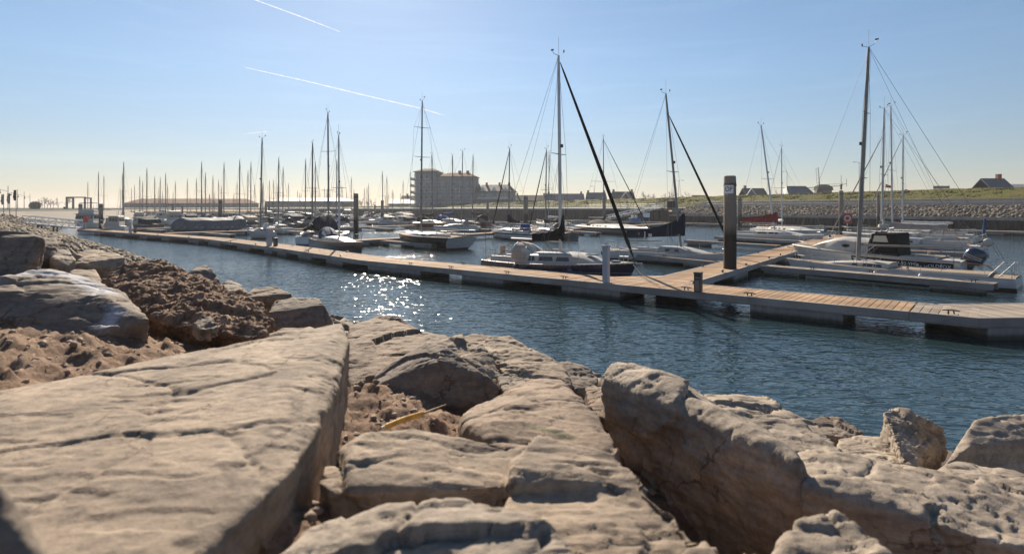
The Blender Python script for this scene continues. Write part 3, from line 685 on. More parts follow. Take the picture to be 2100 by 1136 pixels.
walk('walkway pontoon below the grey warehouse', (520, 462.0), (860, 452.8))
walk('walkway pontoon of the farthest berths', (300, 454.5), (860, 446.5), 2.2)
for i, (a, b, t) in enumerate([((884, 501), (742, 490.5), 'finger pontoon alongside the black hulled racer'),
        ((470, 481), (348, 473.5), 'finger pontoon in front of the tarpaulin covered boat'),
        ((800, 469), (676, 462), 'finger pontoon with pale floats right of the thick dark pile'),
        ((1000, 470.5), (905, 465), 'finger pontoon left of the white boat with outboards'),
        ((660, 478), (560, 472), 'finger pontoon behind the white boat seen end-on'),
        ((1222, 477), (1174, 473.5), 'stub of finger pontoon right of the brown hulled boat'),
        ((700, 460), (600, 455.5), 'distant finger pontoon behind the thick dark pile'),
        ((835, 458), (740, 453.5), 'distant finger pontoon left of the apartment block'),
        ((1110, 462), (1030, 458), 'distant finger pontoon below the apartment block'),
        ((330, 472), (262, 468), 'distant finger pontoon beside the flat fronted motor boat')]):
    finger(t, a, b, .8, fl=[(a[0] - 3, a[0] - (a[0] - b[0]) * .25), (b[0] + (a[0] - b[0]) * .3, b[0] + 4)], side=-1)

# ------------------------------------------------------------------ piles, posts, pedestals
WOOD = zband_mat('mooring_pile_wood', [(0, (.022, .022, .012)), (.5, (.03, .026, .02)), (2.2, (.045, .034, .027)), (2.7, (.22, .185, .155)), (6, (.34, .29, .25))], nscale=1.5, wob=.5, bump=.8, streak=(7, 7, .35))
SIGN_WHITE = simple('white_sign_plate', (.78, .79, .82), .5, var=.04)
SIGN_INK = simple('dark_blue_sign_ink', (.02, .025, .05), .6)
def text_mesh(name, s, size, mat, parent, mtx, extrude=.002, align='CENTER', shear=0):
    cu = bpy.data.curves.new(name, 'FONT'); cu.body = s; cu.size = size; cu.align_x = align; cu.align_y = 'CENTER'; cu.extrude = extrude; cu.shear = shear; cu.resolution_u = 3
    to = bpy.data.objects.new('tmp', cu); COL.objects.link(to); dg = bpy.context.evaluated_depsgraph_get()
    me = bpy.data.meshes.new_from_object(to.evaluated_get(dg)); bpy.data.objects.remove(to); bpy.data.curves.remove(cu)
    me.materials.clear(); me.materials.append(mat)
    o = link(name, me, parent); o.matrix_local = mtx; return o
def pile(label, px, base_y, top_y, dpx, base_h=0.0, cap=True):
    p = G(px, base_y, base_h); z = p.y; top = CAM_H + (428 - top_y) / FPX * z; r = dpx / FPX * z / 2
    t = thing('mooring_pile', label, 'mooring pile', (p.x, p.y, 0), rnd.uniform(0, 1), 'wooden mooring piles'); mb = MB()
    hs = [-1.2] + list(np.linspace(0, top - .25, 7)); rings = []
    for i, h in enumerate(hs):
        rr = r * (1.04 - .06 * i / 7); a0 = [2 * math.pi * k / 14 for k in range(14)]
        rings.append([Vector((rr * (1 + .02 * math.sin(5 * a + i)) * math.cos(a), rr * math.sin(a), h)) for a in a0])
    rings.append([Vector((v.x * .96, v.y * .96, top - .02)) for v in rings[-1]])
    mb.loft(rings); mb.build('shaft', WOOD, t, smooth=40)
    if cap:
        mb = MB(); mb.cyl((0, 0, top - .26 - r * .8), (0, 0, top - .05), r * 1.05, r * .84, 14); mb.cyl((0, 0, top - .05), (0, 0, top), r * .86, r * .8, 14); mb.build('cap', simple('pile_cap', (.12, .105, .09), .6) if 'pile_cap' not in bpy.data.materials else bpy.data.materials['pile_cap'], t, smooth=35)
    return t, r, top
op, r, top = pile('tall wooden pile with a white sign lettered OP at the edge of the branching walkway', 1497, 551, 361, 25, HD)
op.rotation_euler = (0, 0, 0); z = op.location.y
vx = op.location.x / z; ang = math.atan2(-vx, 1)       # plate fixed on the face turned to the bank
sz = .42; zc = CAM_H + (428 - 388.5) / FPX * (z - r)
off = Vector((math.sin(ang), -math.cos(ang), 0)); base = off * (r * 1.07 + .014)
M = Matrix.Translation(base + Vector((-.06, 0, zc))) @ Matrix.Rotation(-math.atan2(vx, 1), 4, 'Z') @ Matrix.Rotation(R(90), 4, 'X')
mb = MB(); mb.box((0, 0, 0), (sz * 1.0, sz * .95, .012)); o = mb.build('sign_plate', SIGN_WHITE, op); o.matrix_local = M
text_mesh('lettering', 'OP', .30, SIGN_INK, o, Matrix.Translation((0, 0, .009)) @ Matrix.Diagonal((.82, 1.1, 1, 1)))
for lab, px, by, ty, dp in [
        ('dark pile standing in the water by the far left pontoon end', 207, 476, 418, 8),
        ('dark pile in front of the tarpaulin covered boat', 452, 474, 410, 7.5),
        ('thick weathered pile behind the small dark yacht, tallest left of centre', 730, 494, 397, 10),
        ('dark pile between the thick weathered pile and the apartment block', 784, 462, 411, 6),
        ('pile behind the mast of the white boat seen end-on, left of its twin', 545, 455, 418, 5),
        ('shorter pile of a close pair, right of its twin', 551.5, 453, 421, 4.2),
        ('dark pile at the head of the truss gangway', 165, 458, 418, 7),
        ('slim pile left of the tarpaulin covered boat', 354, 455, 420, 4.5),
        ('slim pile above the tarpaulin covered boat', 374, 454, 422, 3.6),
        ('slim dark pile under the left end of the apartment block', 863, 451, 418, 4.2),
        ('dark pile below the right end of the apartment block', 1000, 458, 414, 5),
        ('stout weathered pile right of the apartment block, beside the boat with outboards', 1078, 466, 402, 9),
        ('weathered pile seen through the forestay of the navy blue sailboat', 1239, 462, 404, 6.5),
        ('short pile before the sheet pile quay, left of the weathered one', 1204, 452, 414, 4.4),
        ('short pile before the sheet pile quay, left of the gangway', 1286, 456, 412, 4.6),
        ('grey pile right of the lettered pile, before the rubble slope', 1517, 472, 405, 8),
        ('pale topped pile carrying an aerial, before the rubble slope', 1725, 484, 391, 8.5),
        ('dark pile behind the cruiser canopy on the right', 1801, 482, 398, 5.5),
        ('dark slender pile left of the slim masts at the far left', 132, 452, 424, 3.6),
        ('short pile far off in front of the grey warehouse', 641, 449, 423, 3.4),
        ('slender pile far off right of the grey warehouse', 769, 450, 420, 3.4)]:
    t, r, top = pile(lab, px, by, ty, dp)
    if 'aerial' in lab:
        mb = MB(); mb.cyl((0, 0, top), (0, 0, top + 2.0), .035, .02, 6); mb.cyl((-.1, 0, top + .7), (.75, 0, top + .9), .025, n=5); mb.cyl((.7, 0, top + .5), (.7, 0, top + 1.5), .02, n=5); mb.cyl((.2, 0, top + .55), (.2, 0, top + 1.1), .02, n=5); mb.box((0, 0, top + .5), (.18, .18, .7), top=.8)
        mb.build('aerial', DARKSTEEL, t)
GREYPAINT = simple('pale_grey_paint', (.40, .41, .45), .55, var=.08, vscale=2)
def post(label, px, by, ty, wpx):
    p = G(px, by, HD); hh = (by - ty) / FPX * p.y; w = wpx / FPX * p.y
    t = thing('service_post', label, 'post', (p.x, p.y, HD), math.atan2(bd.y, bd.x), 'pale grey posts on the main pontoon')
    mb = MB(); mb.box((0, 0, (hh - .06) / 2 + .012), (w * .8, w * .8, hh - .07)); mb.build('shaft', GREYPAINT, t, bevel=.015)
    mb = MB(); mb.box((0, 0, hh - .03), (w * .98, w * .98, .06)); mb.build('cap', GREYPAINT, t, bevel=.01)
    mb = MB(); mb.box((0, 0, .01), (w * 1.15, w * 1.15, .02)); mb.build('foot_plate', STEEL, t)
    mb = MB(); mb.cyl((-w * .3, -w * .2, hh), (-w * .3, -w * .2, hh + .14), .012, n=5); mb.cyl((0, w * .2, hh), (0, w * .2, hh + .1), .02, n=6); mb.build('fitting', STEEL, t)
post('tall pale grey square post on the near pontoon in front of the navy bow', 1243, 580, 503, 15)
post('tall pale grey post on the main pontoon left of the small dark yacht', 552, 504, 468, 10)
post('pale grey post on the far end of the main pontoon', 267, 478, 455, 5)
PED = simple('black_pedestal_shell', (.045, .042, .04), .5)
PEDP = simple('pedestal_panel', (.26, .19, .15), .5)
def pedestal(label, px, by, ty, wpx):
    p = G(px, by, HD); hh = (by - ty) / FPX * p.y; w = wpx / FPX * p.y
    t = thing('power_pedestal', label, 'power pedestal', (p.x, p.y, HD), math.atan2(bd.y, bd.x), 'dark power pedestals on the main pontoon')
    mb = MB(); mb.box((0, 0, hh / 2 + .012), (w * .75, w * .75, hh)); mb.build('housing', PED, t, bevel=.02)
    mb = MB(); mb.box((0, 0, hh + .03), (w * .86, w * .86, .05), top=.9); mb.build('lid', PED, t, bevel=.01)
    mb = MB(); mb.box((-w * .375 - .006, 0, hh * .45), (.012, w * .5, hh * .75)); mb.build('front_panel', PEDP, t)
    for k in range(2):
        mb = MB(); mb.cyl((-w * .38 - .01, (k - .5) * w * .25, hh * .72), (-w * .38 - .03, (k - .5) * w * .25, hh * .72), .035, n=10); mb.build('socket', DARKSTEEL, t)
pedestal('knee high dark power pedestal on the near pontoon where the walkway branches off', 1432, 599, 561, 19)
pedestal('dark red-brown power pedestal on the main pontoon left of the small dark yacht', 565, 504.5, 489, 9)
pedestal('dark power pedestal near the far end of the main pontoon', 277, 478, 469, 6)
# ------------------------------------------------------------------ boats
def paint(name, col, boot=(.05, .05, .06), anti=(.09, .03, .025), stripe=None, rough=.28, z0=.10):
    """gelcoat with a boot top and antifouling at the waterline, optional cove stripe under the sheer"""
    m, n, l, b = nodes(name); c = n.new('ShaderNodeTexCoord').outputs['Object']; s = n.new('ShaderNodeSeparateXYZ'); l.new(c, s.inputs[0])
    mr = n.new('ShaderNodeMapRange'); mr.inputs['From Min'].default_value = -1; mr.inputs['From Max'].default_value = 3; l.new(s.outputs['Z'], mr.inputs['Value'])
    st = [(0, anti), ((1 + z0 - .05) / 4, boot), ((1 + z0 + .03) / 4, col)]
    if stripe: st += [((1 + stripe[0]) / 4, stripe[1]), ((1 + stripe[0] + stripe[2]) / 4, col)]
    r = ramp(n, st); r.color_ramp.interpolation = 'CONSTANT'; l.new(mr.outputs[0], r.inputs[0])
    t = noise(n, l, mapping(n, l, c, (1, 1, 3)), 2.2, 6, .65); r2 = ramp(n, [(.35, (.82, .81, .8)), (.6, (1.03, 1.03, 1.03))]); l.new(t.outputs[0], r2.inputs[0])
    l.new(mixc(n, l, .7, r.outputs[0], r2.outputs[0], 'MULTIPLY'), b.inputs['Base Color'])
    b.inputs['Roughness'].default_value = rough; b.inputs['Coat Weight'].default_value = .3; b.inputs['Coat Roughness'].default_value = .15
    return m
P_NAVY = paint('navy_hull_paint', (.010, .014, .045), (.45, .45, .45), stripe=(.55, (.35, .37, .45), .02))
P_NAVY2 = paint('dark_blue_hull_paint', (.012, .016, .035), (.3, .3, .3))
P_BLACK = paint('black_hull_paint', (.010, .009, .010), (.03, .012, .01), (.03, .012, .01), rough=.4)
P_WHITE = paint('white_gelcoat', (.55, .545, .535), (.06, .08, .16))
P_WHITE2 = paint('white_gelcoat_blue_stripes', (.53, .54, .57), (.04, .06, .14), stripe=(.50, (.05, .08, .22), .06))
P_CREAM = paint('cream_gelcoat', (.62, .58, .51), (.12, .03, .03))
P_GREY = paint('pale_grey_gelcoat', (.50, .51, .53), (.05, .05, .06))
P_BROWN = paint('dark_brown_hull_paint', (.030, .014, .011), (.10, .03, .02))
P_RED = paint('red_hull_paint', (.16, .018, .015), (.4, .4, .4))
P_CRUISER = paint('white_gelcoat_black_side', (.56, .555, .55), (.03, .03, .03))
GEL = simple('white_deck_gelcoat', (.42, .40, .365), .5, spec=.35, var=.1, coat=0)
GELTAN = simple('cream_deck_gelcoat', (.29, .235, .18), .8, spec=.15, var=.1)
TEAK = plank_mat('teak_deck', (.36, .25, .16), (.48, .35, .24))
GLASS = simple('dark_window_glass', (.015, .017, .02), .06, spec=.8, var=.02)
CLEAR = simple('clear_plastic_window', (.55, .5, .42), .15, var=.05)
C_NAVY = simple('navy_canvas', (.016, .020, .036), .85, var=.2, bump=.3, bscale=9)
C_BLACK = simple('black_canvas', (.014, .013, .013), .85, var=.2, bump=.3, bscale=9)
C_BEIGE = simple('beige_canvas', (.42, .34, .27), .85, var=.12, bump=.25, bscale=8)
C_GREY = simple('grey_canvas', (.30, .27, .25), .85, var=.12, bump=.3, bscale=8)
C_RED = simple('red_canvas', (.19, .030, .024), .85, var=.18, bump=.3, bscale=8)
C_BLUE = simple('blue_canvas', (.025, .07, .20), .8, var=.15, bump=.3, bscale=8)
C_TARP = simple('grey_blue_tarpaulin', (.10, .115, .135), .7, var=.2, vscale=1.2, bump=.35, bscale=5)
C_WHITE = simple('white_sailcloth', (.66, .64, .60), .75, var=.08, bump=.3, bscale=8)
ROPE = simple('grey_rope', (.30, .28, .25), .9)
DROPE = simple('dark_rope', (.05, .05, .055), .9)
FENDER = simple('white_fender', (.68, .67, .64), .45)
FENDERB = simple('navy_fender', (.03, .04, .10), .5)
WOODT = simple('varnished_wood', (.24, .11, .045), .35, var=.25, vscale=5)
ORANGE = simple('orange_plastic', (.65, .16, .03), .5)
REDP = simple('red_plastic', (.45, .03, .03), .5)

class Hull:
    def __init__(s, L, B, fb, fs, tr=.65, rake=.5, srake=-.15, sag=.06, fine=2.0, wide=.42, draft=.4):
        s.L, s.B, s.fb, s.fs, s.tr, s.rake, s.srake, s.sag, s.fine, s.wide, s.draft = L, B, fb, fs, tr, rake, srake, sag, fine, wide, draft
    def half(s, u):
        if u < s.wide:
            k = u / s.wide; return s.B / 2 * (s.tr + (1 - s.tr) * math.sin(k * math.pi / 2))
        k = (u - s.wide) / (1 - s.wide); return s.B / 2 * max(.012, 1 - k ** s.fine)
    def sheer(s, u): return s.fs + (s.fb - s.fs) * u ** 1.5 - s.sag * 4 * u * (1 - u)
    def x(s, u): return -s.L / 2 + s.L * u
    def u(s, x): return min(1, max(0, (x + s.L / 2) / s.L))
    def dz(s, x): return s.sheer(s.u(x))
    def ring(s, u, M=7):
        b, zs = s.half(u), s.sheer(u); q = 3.2 - 2.0 * u ** 2; pts = []
        for k in range(M + 1):
            t = k / M; z = zs + (-s.draft * (1 - .75 * u ** 4) - zs) * t
            y = b * (1 - t ** q) ** .75 if t < 1 else 0
            pts.append((s.x(u) - s.rake * t * u ** 5 - s.srake * t * (1 - u) ** 5 * -1, y, z))
        return pts
    def build(s, mat, root, N=20, deck=GEL, rail=None, name='hull'):
        rings = []
        for i in range(N + 1):
            r = s.ring(i / N); rings.append([Vector(p) for p in r] + [Vector((p[0], -p[1], p[2])) for p in r[-2::-1]])
        mb = MB(); mb.loft(rings, closed=False, caps=False); mb.add(rings[0], [tuple(range(len(rings[0])))])
        h = mb.build(name, mat, root, smooth=50)
        mb = MB(); dr = []
        for i in range(N + 1):
            u = i / N; b = max(.006, s.half(u) - .012); z = s.sheer(u) - .018; x = s.x(u) - (.02 if i == N else 0) + (.01 if i == 0 else 0)
            dr.append([Vector((x, b, z)), Vector((x, b * .5, z + .02 * s.B)), Vector((x, 0, z + .028 * s.B)), Vector((x, -b * .5, z + .02 * s.B)), Vector((x, -b, z))])
        mb.loft(dr, closed=False, caps=False); mb.build('deck', deck, root, smooth=50)
        if rail:
            for sg in (1, -1):
                mb = MB(); mb.tube([(s.x(i / N), sg * s.half(i / N), s.sheer(i / N) + .012) for i in range(N + 1)], rail[1], 5); mb.build('toe_rail', rail[0], root, smooth=60)
        return h

def cabin(H, x0, x1, w, h, mat, root, win=(), wmat=GLASS, slope_f=.9, slope_a=.1, name='cabin_top'):
    """coachroof from x0 (aft) to x1 (forward); win: (xa, xb, za, zb) windows let into its sides"""
    mb = MB(); rings = []; n = 8
    for i in range(n + 1):
        k = i / n; x = x0 + (x1 - x0) * k
        hh = h * min(1, (1 - k) / max(.01, slope_f) * 2.2 if slope_f else 1) ** .6 if k > .5 else h
        hh = max(.05, h * (1 - max(0, k - (1 - slope_f)) ** 1.6 / slope_f ** 1.6 * .85))
        wid = min(w / 2 * (1 - .35 * k ** 2), max(.1, H.half(H.u(x)) - .18)); z = H.dz(x) - .02
        rings.append([Vector((x, -wid, z)), Vector((x, -wid * .9, z + hh * .8)), Vector((x, -wid * .72, z + hh)), Vector((x, 0, z + hh * 1.07)), Vector((x, wid * .72, z + hh)), Vector((x, wid * .9, z + hh * .8)), Vector((x, wid, z))])
    mb.loft(rings, closed=False, caps=False); mb.add(rings[0], [tuple(range(7))]); mb.add(rings[-1], [tuple(range(7))])
    o = mb.build(name, mat, root, smooth=40)
    def side(x, t, sg):                # point on the cabin side at height fraction t
        k = (x - x0) / (x1 - x0); hh = max(.05, h * (1 - max(0, k - (1 - slope_f)) ** 1.6 / slope_f ** 1.6 * .85))
        wid = min(w / 2 * (1 - .35 * k ** 2), max(.1, H.half(H.u(x)) - .18)); z = H.dz(x) - .02
        return Vector((x, sg * (wid * (1 - .1 * t / .8) + .006), z + hh * t))
    for xa, xb, ta, tb in win:
        for sg in (1, -1):
            mb = MB(); a, b, c, d = side(xa, ta, sg), side(xb, ta, sg), side(xb - .05, tb, sg), side(xa + .05, tb, sg); off = Vector((0, -.02 * sg, 0))
            mb.add([a, b, c, d, a + off, b + off, c + off, d + off], [(0, 1, 2, 3), (7, 6, 5, 4), (0, 4, 5, 1), (1, 5, 6, 2), (2, 6, 7, 3), (3, 7, 4, 0)]); mb.build('window', wmat, o)
    return o
def cover(x0, x1, z0, z1, h0, h1, w, mat, root, name='sail_cover', up=0, drop=.12):
    """stowed mainsail under its cover: tall at the mast (x0), tapering along the boom to x1"""
    mb = MB(); rings = []; n = 14
    for i in range(n + 1):
        k = i / n; x = x0 + (x1 - x0) * k; zb = z0 + (z1 - z0) * k; hh = h1 + (h0 - h1) * max(0, 1 - k * 1.02) ** 2.4 + up * max(0, 1 - k * 9)
        ww = w * (1 - .45 * k); lump = .02 * math.sin(i * 2.1)
        rings.append([Vector((x, ww / 2 * math.cos(a) * (1 - .35 * max(0, math.sin(a))), zb - drop + (hh + lump) * (.5 + .5 * math.sin(a)))) for a in [2 * math.pi * j / 10 for j in range(10)]])
    mb.loft(rings); return mb.build(name, mat, root, smooth=60)
def rig(H, root, mx, mh, boom=None, bz=1.15, mast=ALU, mr=.065, rake=.25, spreaders=(.52,), stays=True, furl=None, gear=True, frac=.98, back=True, boat_det=2, cv=None, spw=.42, lazy=False):
    """mast stepped at mx, mh above the deck, leaning aft by rake at the top"""
    zd = H.dz(mx) + .05; top = Vector((mx - rake, 0, zd + mh)); P = lambda k: Vector((mx - rake * k, 0, zd + mh * k))
    n = 8 if boat_det > 1 else 5; rr = R
    mb = MB(); mb.tube([P(0), P(.5), P(.93), P(1)], [mr, mr, mr * .8, mr * .6], n); m = mb.build('mast', mast, root, smooth=50)
    for s in spreaders:
        mb = MB(); p = P(s); mb.tube([p + Vector((-.06, -H.B * spw * .62, .03)), p, p + Vector((-.06, H.B * spw * .62, .03))], [.016, .028, .016], 4); mb.build('spreader', mast, m)
    if gear and boat_det > 0:
        mb = MB(); mb.cyl(top, top + Vector((0, 0, .9 if boat_det > 1 else .5)), .008, n=4); mb.build('aerial', WIRE, m)
        mb = MB(); mb.tube([top, top + Vector((-.28, 0, .14)), top + Vector((-.36, .0, .3))], .012, 4); mb.box(top + Vector((-.36, 0, .33)), (.16, .02, .07)); mb.tube([top, top + Vector((.3, 0, .1))], .010, 4); mb.cyl(top + Vector((.3, 0, .1)), top + Vector((.3, 0, .22)), .035, n=6); mb.build('wind_vane', DARKSTEEL, m)
        if boat_det > 1:
            mb = MB(); mb.box(P(.56) + Vector((mr + .05, 0, 0)), (.1, .09, .16)); mb.build('mast_light', DARKSTEEL, m)
    bow = Vector((H.L / 2 - .12, 0, H.sheer(1))); stern = Vector((-H.L / 2 + .1, 0, H.sheer(0)))
    w = .009 if boat_det > 1 else .012
    if furl:
        a, b = P(frac * .985) + Vector((mr, 0, 0)), bow + Vector((-.05, 0, .25)); mb = MB()
        mb.tube([a, a.lerp(b, .06), a.lerp(b, .3), a.lerp(b, .6), a.lerp(b, .93), a.lerp(b, .985), b], [.02, furl[1] * .55, furl[1] * .8, furl[1], furl[1] * 1.05, furl[1] * .5, .03], 7); f = mb.build('furled_genoa', furl[0], root, smooth=60)
        mb = MB(); mb.cyl(b + Vector((.03, 0, -.16)), b + Vector((.01, 0, -.02)), .09, .09, 9); mb.tube([b, bow], .014, 4); mb.build('furling_drum', DARKSTEEL, f)
    elif stays:
        mb = MB(); mb.tube([P(frac), bow], w, 3); mb.build('forestay', WIRE, root)
    if stays:
        if back: mb = MB(); mb.tube([top, stern], w, 3); mb.build('backstay', WIRE, root)
        for sg in (1, -1):
            ch = Vector((mx - .25, sg * (H.half(H.u(mx)) - .08), H.dz(mx))); sp = P(spreaders[-1]) + Vector((-.06, sg * H.B * spw * .62, .03)) if spreaders else P(.6)
            mb = MB(); mb.tube([P(.97), sp, ch], w, 3); 
            if boat_det > 1: mb.tube([P(spreaders[0] if spreaders else .5) - Vector((0, 0, .1)), ch + Vector((.15, 0, 0))], w * .8, 3); mb.tube([P(spreaders[0] if spreaders else .5) - Vector((0, 0, .1)), ch + Vector((-.3, 0, 0))], w * .8, 3)
            mb.build('shroud', WIRE, root)
        if boat_det > 1:
            mb = MB()
            for q in (.99, .9): mb.tube([P(q) + Vector((-mr - .02, .02, 0)), Vector((mx - .15, .1, zd + .3))], .006, 3)
            tag(mb.build('halyards', WIRE, m), kind='stuff')
    if boom:
        a = Vector((mx - .1, 0, zd + bz)); b = Vector((mx - boom, 0, zd + bz + .05)); mb = MB(); mb.tube([a, b], [.055, .045], 7); bo = mb.build('boom', mast, root, smooth=50)
        if cv: cover(mx + .12, mx - boom + .05, zd + bz, zd + bz + .05, cv[1], cv[2], cv[3], cv[0], root, up=cv[4] if len(cv) > 4 else 0)
        if boat_det > 1:
            mb = MB(); mb.tube([P(.985) + Vector((-.05, 0, 0)), b], .006, 3); mb.tube([b + Vector((.3, 0, 0)), Vector((b.x + .35, 0, H.dz(b.x) + .25))], .012, 4); mb.tube([a + Vector((-.9, 0, 0)), Vector((mx - .05, 0, zd + .15))], .014, 4); mb.build('tackle', DROPE, bo)
    return P
def rails(H, root, pul=True, push=True, life=True, h=.58, x0=None, mat=STEEL, n=4):
    """bow pulpit, stern pushpit, stanchions and guard wires"""
    if pul:
        mb = MB(); L2 = H.L / 2
        for sg in (1, -1):
            ys = [sg * max(.06, H.half(H.u(x)) - .06) for x in (L2 - 1.15, L2 - .55)]
            mb.tube([(L2 - 1.15, ys[0], H.dz(L2 - 1.15)), (L2 - 1.1, ys[0], H.dz(L2 - 1.1) + h), (L2 - .5, ys[1], H.dz(L2 - .5) + h + .04), (L2 - .02, sg * .09, H.sheer(1) + h + .05)], .013, 5)
            mb.tube([(L2 - .55, ys[1], H.dz(L2 - .55)), (L2 - .5, ys[1], H.dz(L2 - .5) + h + .04)], .013, 5); mb.tube([(L2 - 1.1, ys[0], H.dz(L2 - 1.1) + h * .5), (L2 - .5, ys[1], H.dz(L2 - .5) + h * .5)], .01, 4)
        mb.tube([(L2 - .02, .09, H.sheer(1) + h + .05), (L2 + .04, 0, H.sheer(1) + h + .05), (L2 - .02, -.09, H.sheer(1) + h + .05)], .013, 5); mb.build('pulpit', mat, root, smooth=60)
    if push:
        mb = MB(); xs = -H.L / 2 + .1
        for sg in (1, -1):
            y = sg * (H.half(.02) - .06); y2 = sg * (H.half(H.u(xs + .9)) - .06)
            mb.tube([(xs + .9, y2, H.dz(xs + .9)), (xs + .88, y2, H.dz(xs) + h), (xs, y, H.dz(xs) + h), (xs, sg * .25, H.dz(xs) + h)], .013, 5); mb.tube([(xs, y, H.dz(xs)), (xs, y, H.dz(xs) + h)], .013, 5); mb.tube([(xs, sg * .25, H.dz(xs)), (xs, sg * .25, H.dz(xs) + h)], .013, 5)
        mb.build('pushpit', mat, root, smooth=60)
    if life:
        xs = [-H.L / 2 + 1.0 + (H.L - 2.2) * k / n for k in range(n + 1)]
        for sg in (1, -1):
            for x in xs[1:-1]:
                y = sg * (H.half(H.u(x)) - .05); mb = MB(); mb.cyl((x, y, H.dz(x)), (x, y, H.dz(x) + h), .012, n=5); mb.build('stanchion', mat, root)
            mb = MB()
            for q in (1, .5): mb.tube([(x, sg * (H.half(H.u(x)) - .05), H.dz(x) + h * q - .01) for x in xs], .006, 3)
            tag(mb.build('guard_wires', WIRE, root), kind='stuff')
def cockpit(H, x0, x1, w, root, mat=GEL, h=.28, seat=TEAK):
    for sg in (1, -1):
        mb = MB(); mb.prism([(sg * w / 2, 0), (sg * (w / 2 + .2), 0), (sg * (w / 2 + .12), h), (sg * w / 2, h)], 'x', x0, x1); o = mb.build('coaming', mat, root, bevel=.02); o.location.z = H.dz((x0 + x1) / 2)
        mb = MB(); mb.cyl((x1 - .7, sg * (w / 2 + .08), H.dz(x1) + h), (x1 - .7, sg * (w / 2 + .08), H.dz(x1) + h + .13), .065, .055, 9); mb.build('winch', STEEL, root, smooth=40)
    mb = MB(); mb.box(((x0 + x1) / 2, 0, H.dz((x0 + x1) / 2) + .09), (x1 - x0 - .05, w - .04, .03)); mb.build('cockpit_sole', seat, root)
    mb = MB(); mb.tube([(x0 - .15, 0, H.dz(x0) + .15), (x0 + .2, 0, H.dz(x0) + .45), (x0 + 1.0, 0, H.dz(x0) + .52)], .022, 6); mb.build('tiller', WOODT, root)
def hood(H, x0, x1, w, h, mat, root, zb=0, glass=True):
    """folding sprayhood: canvas over hoops, clear windows in front"""
    mb = MB(); rings = []; n = 6
    for i in range(n + 1):
        k = i / n; x = x0 + (x1 - x0) * k; hh = h * (1 - k ** 2.2 * .93); ww = w / 2 * (1 - .12 * k)
        rings.append([Vector((x, ww * math.cos(a), zb + max(.02, hh) * abs(math.sin(a)) ** .7)) for a in [math.pi * j / 10 for j in range(11)]])
    mb.loft(rings, closed=False, caps=False); o = mb.build('sprayhood', mat, root, smooth=70)
    if glass:
        for a0, a1 in ((1.2, 2.6), (3.0, 4.6), (5.4, 7), (7.4, 8.8)):
            def pt(k, a):
                x = x0 + (x1 - x0) * k; hh = h * (1 - k ** 2.2 * .93); ww = w / 2 * (1 - .12 * k); a = math.pi * a / 10
                return Vector((x + .012, ww * 1.012 * math.cos(a), zb + hh * 1.012 * abs(math.sin(a)) ** .7 + .008))
            mb = MB(); V = [pt(k, a0 + (a1 - a0) * j / 3) for k in (.35, .5, .65, .8) for j in range(4)]
            mb.add(V, [(r * 4 + j, r * 4 + j + 1, r * 4 + j + 5, r * 4 + j + 4) for r in range(3) for j in range(3)]); mb.build('window', CLEAR, o, smooth=60)
    mb = MB()
    for k in (0, .45): x = x0 + (x1 - x0) * k; hh = h * (1 - k ** 2.2 * .93); mb.tube([(x, w / 2 * (1 - .12 * k) * math.cos(a) * 1.01, zb + hh * abs(math.sin(a)) ** .7 * 1.01) for a in [math.pi * j / 10 for j in range(11)]], .014, 5)
    mb.build('hoop', STEEL, o, smooth=60); return o
def fender(root, x, y, z, r=.1, L=.5, mat=FENDER):
    mb = MB(); mb.loft([[Vector((x + q * math.cos(a), y + q * math.sin(a), z + h)) for a in [2 * math.pi * j / 8 for j in range(8)]] for q, h in ((.02, 0), (r * .8, .06), (r, .14), (r, L - .14), (r * .8, L - .06), (.02, L))]); f = mb.build('fender', mat, root, smooth=60)
    mb = MB(); mb.tube([(x, y, z + L), (x, y * .97, z + L + .35)], .008, 4); mb.build('fender_rope', ROPE, f)
def hatch(root, H, x, z, sx=.5, sy=.5):
    mb = MB(); mb.box((x, 0, z), (sx, sy, .05), top=.9); mb.build('hatch', simple('hatch_tint', (.05, .05, .055), .15) if 'hatch_tint' not in bpy.data.materials else bpy.data.materials['hatch_tint'], root, bevel=.01)
def outboard(root, x, y, z, s=1.0, mat=None, tilt=0, strp=None):
    m = mat or C_BLACK; M = Matrix.Translation((x, y, z)) @ Matrix.Rotation(tilt, 4, 'Y')
    def tr(mb): mb.v = [tuple(M @ (Vector(p) * s)) for p in mb.v]; return mb
    mb = MB(); rings = []
    for zz, ax, ay, ox in ((0, .26, .17, 0), (.1, .31, .20, -.01), (.3, .33, .21, -.02), (.46, .29, .19, -.03), (.55, .19, .13, -.05), (.57, .06, .05, -.05)):
        rings.append([Vector((ox + ax * math.copysign(abs(math.cos(a)) ** .7, math.cos(a)), ay * math.copysign(abs(math.sin(a)) ** .7, math.sin(a)), zz)) for a in [2 * math.pi * j / 16 for j in range(16)]])
    mb.loft(rings); cw = tr(mb).build('engine_cowl', m, root, smooth=50)
    if strp:
        for dz_ in (.2, .27):
            mb = MB(); mb.box((-.02, 0, dz_), (.52, .425, .022)); tr(mb).build('cowl_stripe', strp, cw)
    mb = MB(); mb.box((-.02, 0, -.35), (.2, .1, .75), top=1.3); mb.box((-.08, 0, -.6), (.5, .26, .02)); mb.cyl((.2, 0, -.85), (-.25, 0, -.85), .06, .05, 8); mb.box((-.05, 0, -.95), (.2, .02, .25)); leg = tr(mb).build('outboard_leg', m, root)
    mb = MB()
    for k in range(3):
        a = k * 2.09; mb.box((-.3, .11 * math.cos(a), -.85 + .11 * math.sin(a)), (.03, .12, .12))
    tr(mb).build('propeller', STEEL, leg)
    mb = MB(); mb.box((.24, 0, -.1), (.12, .22, .3)); tr(mb).build('bracket', DARKSTEEL, root)
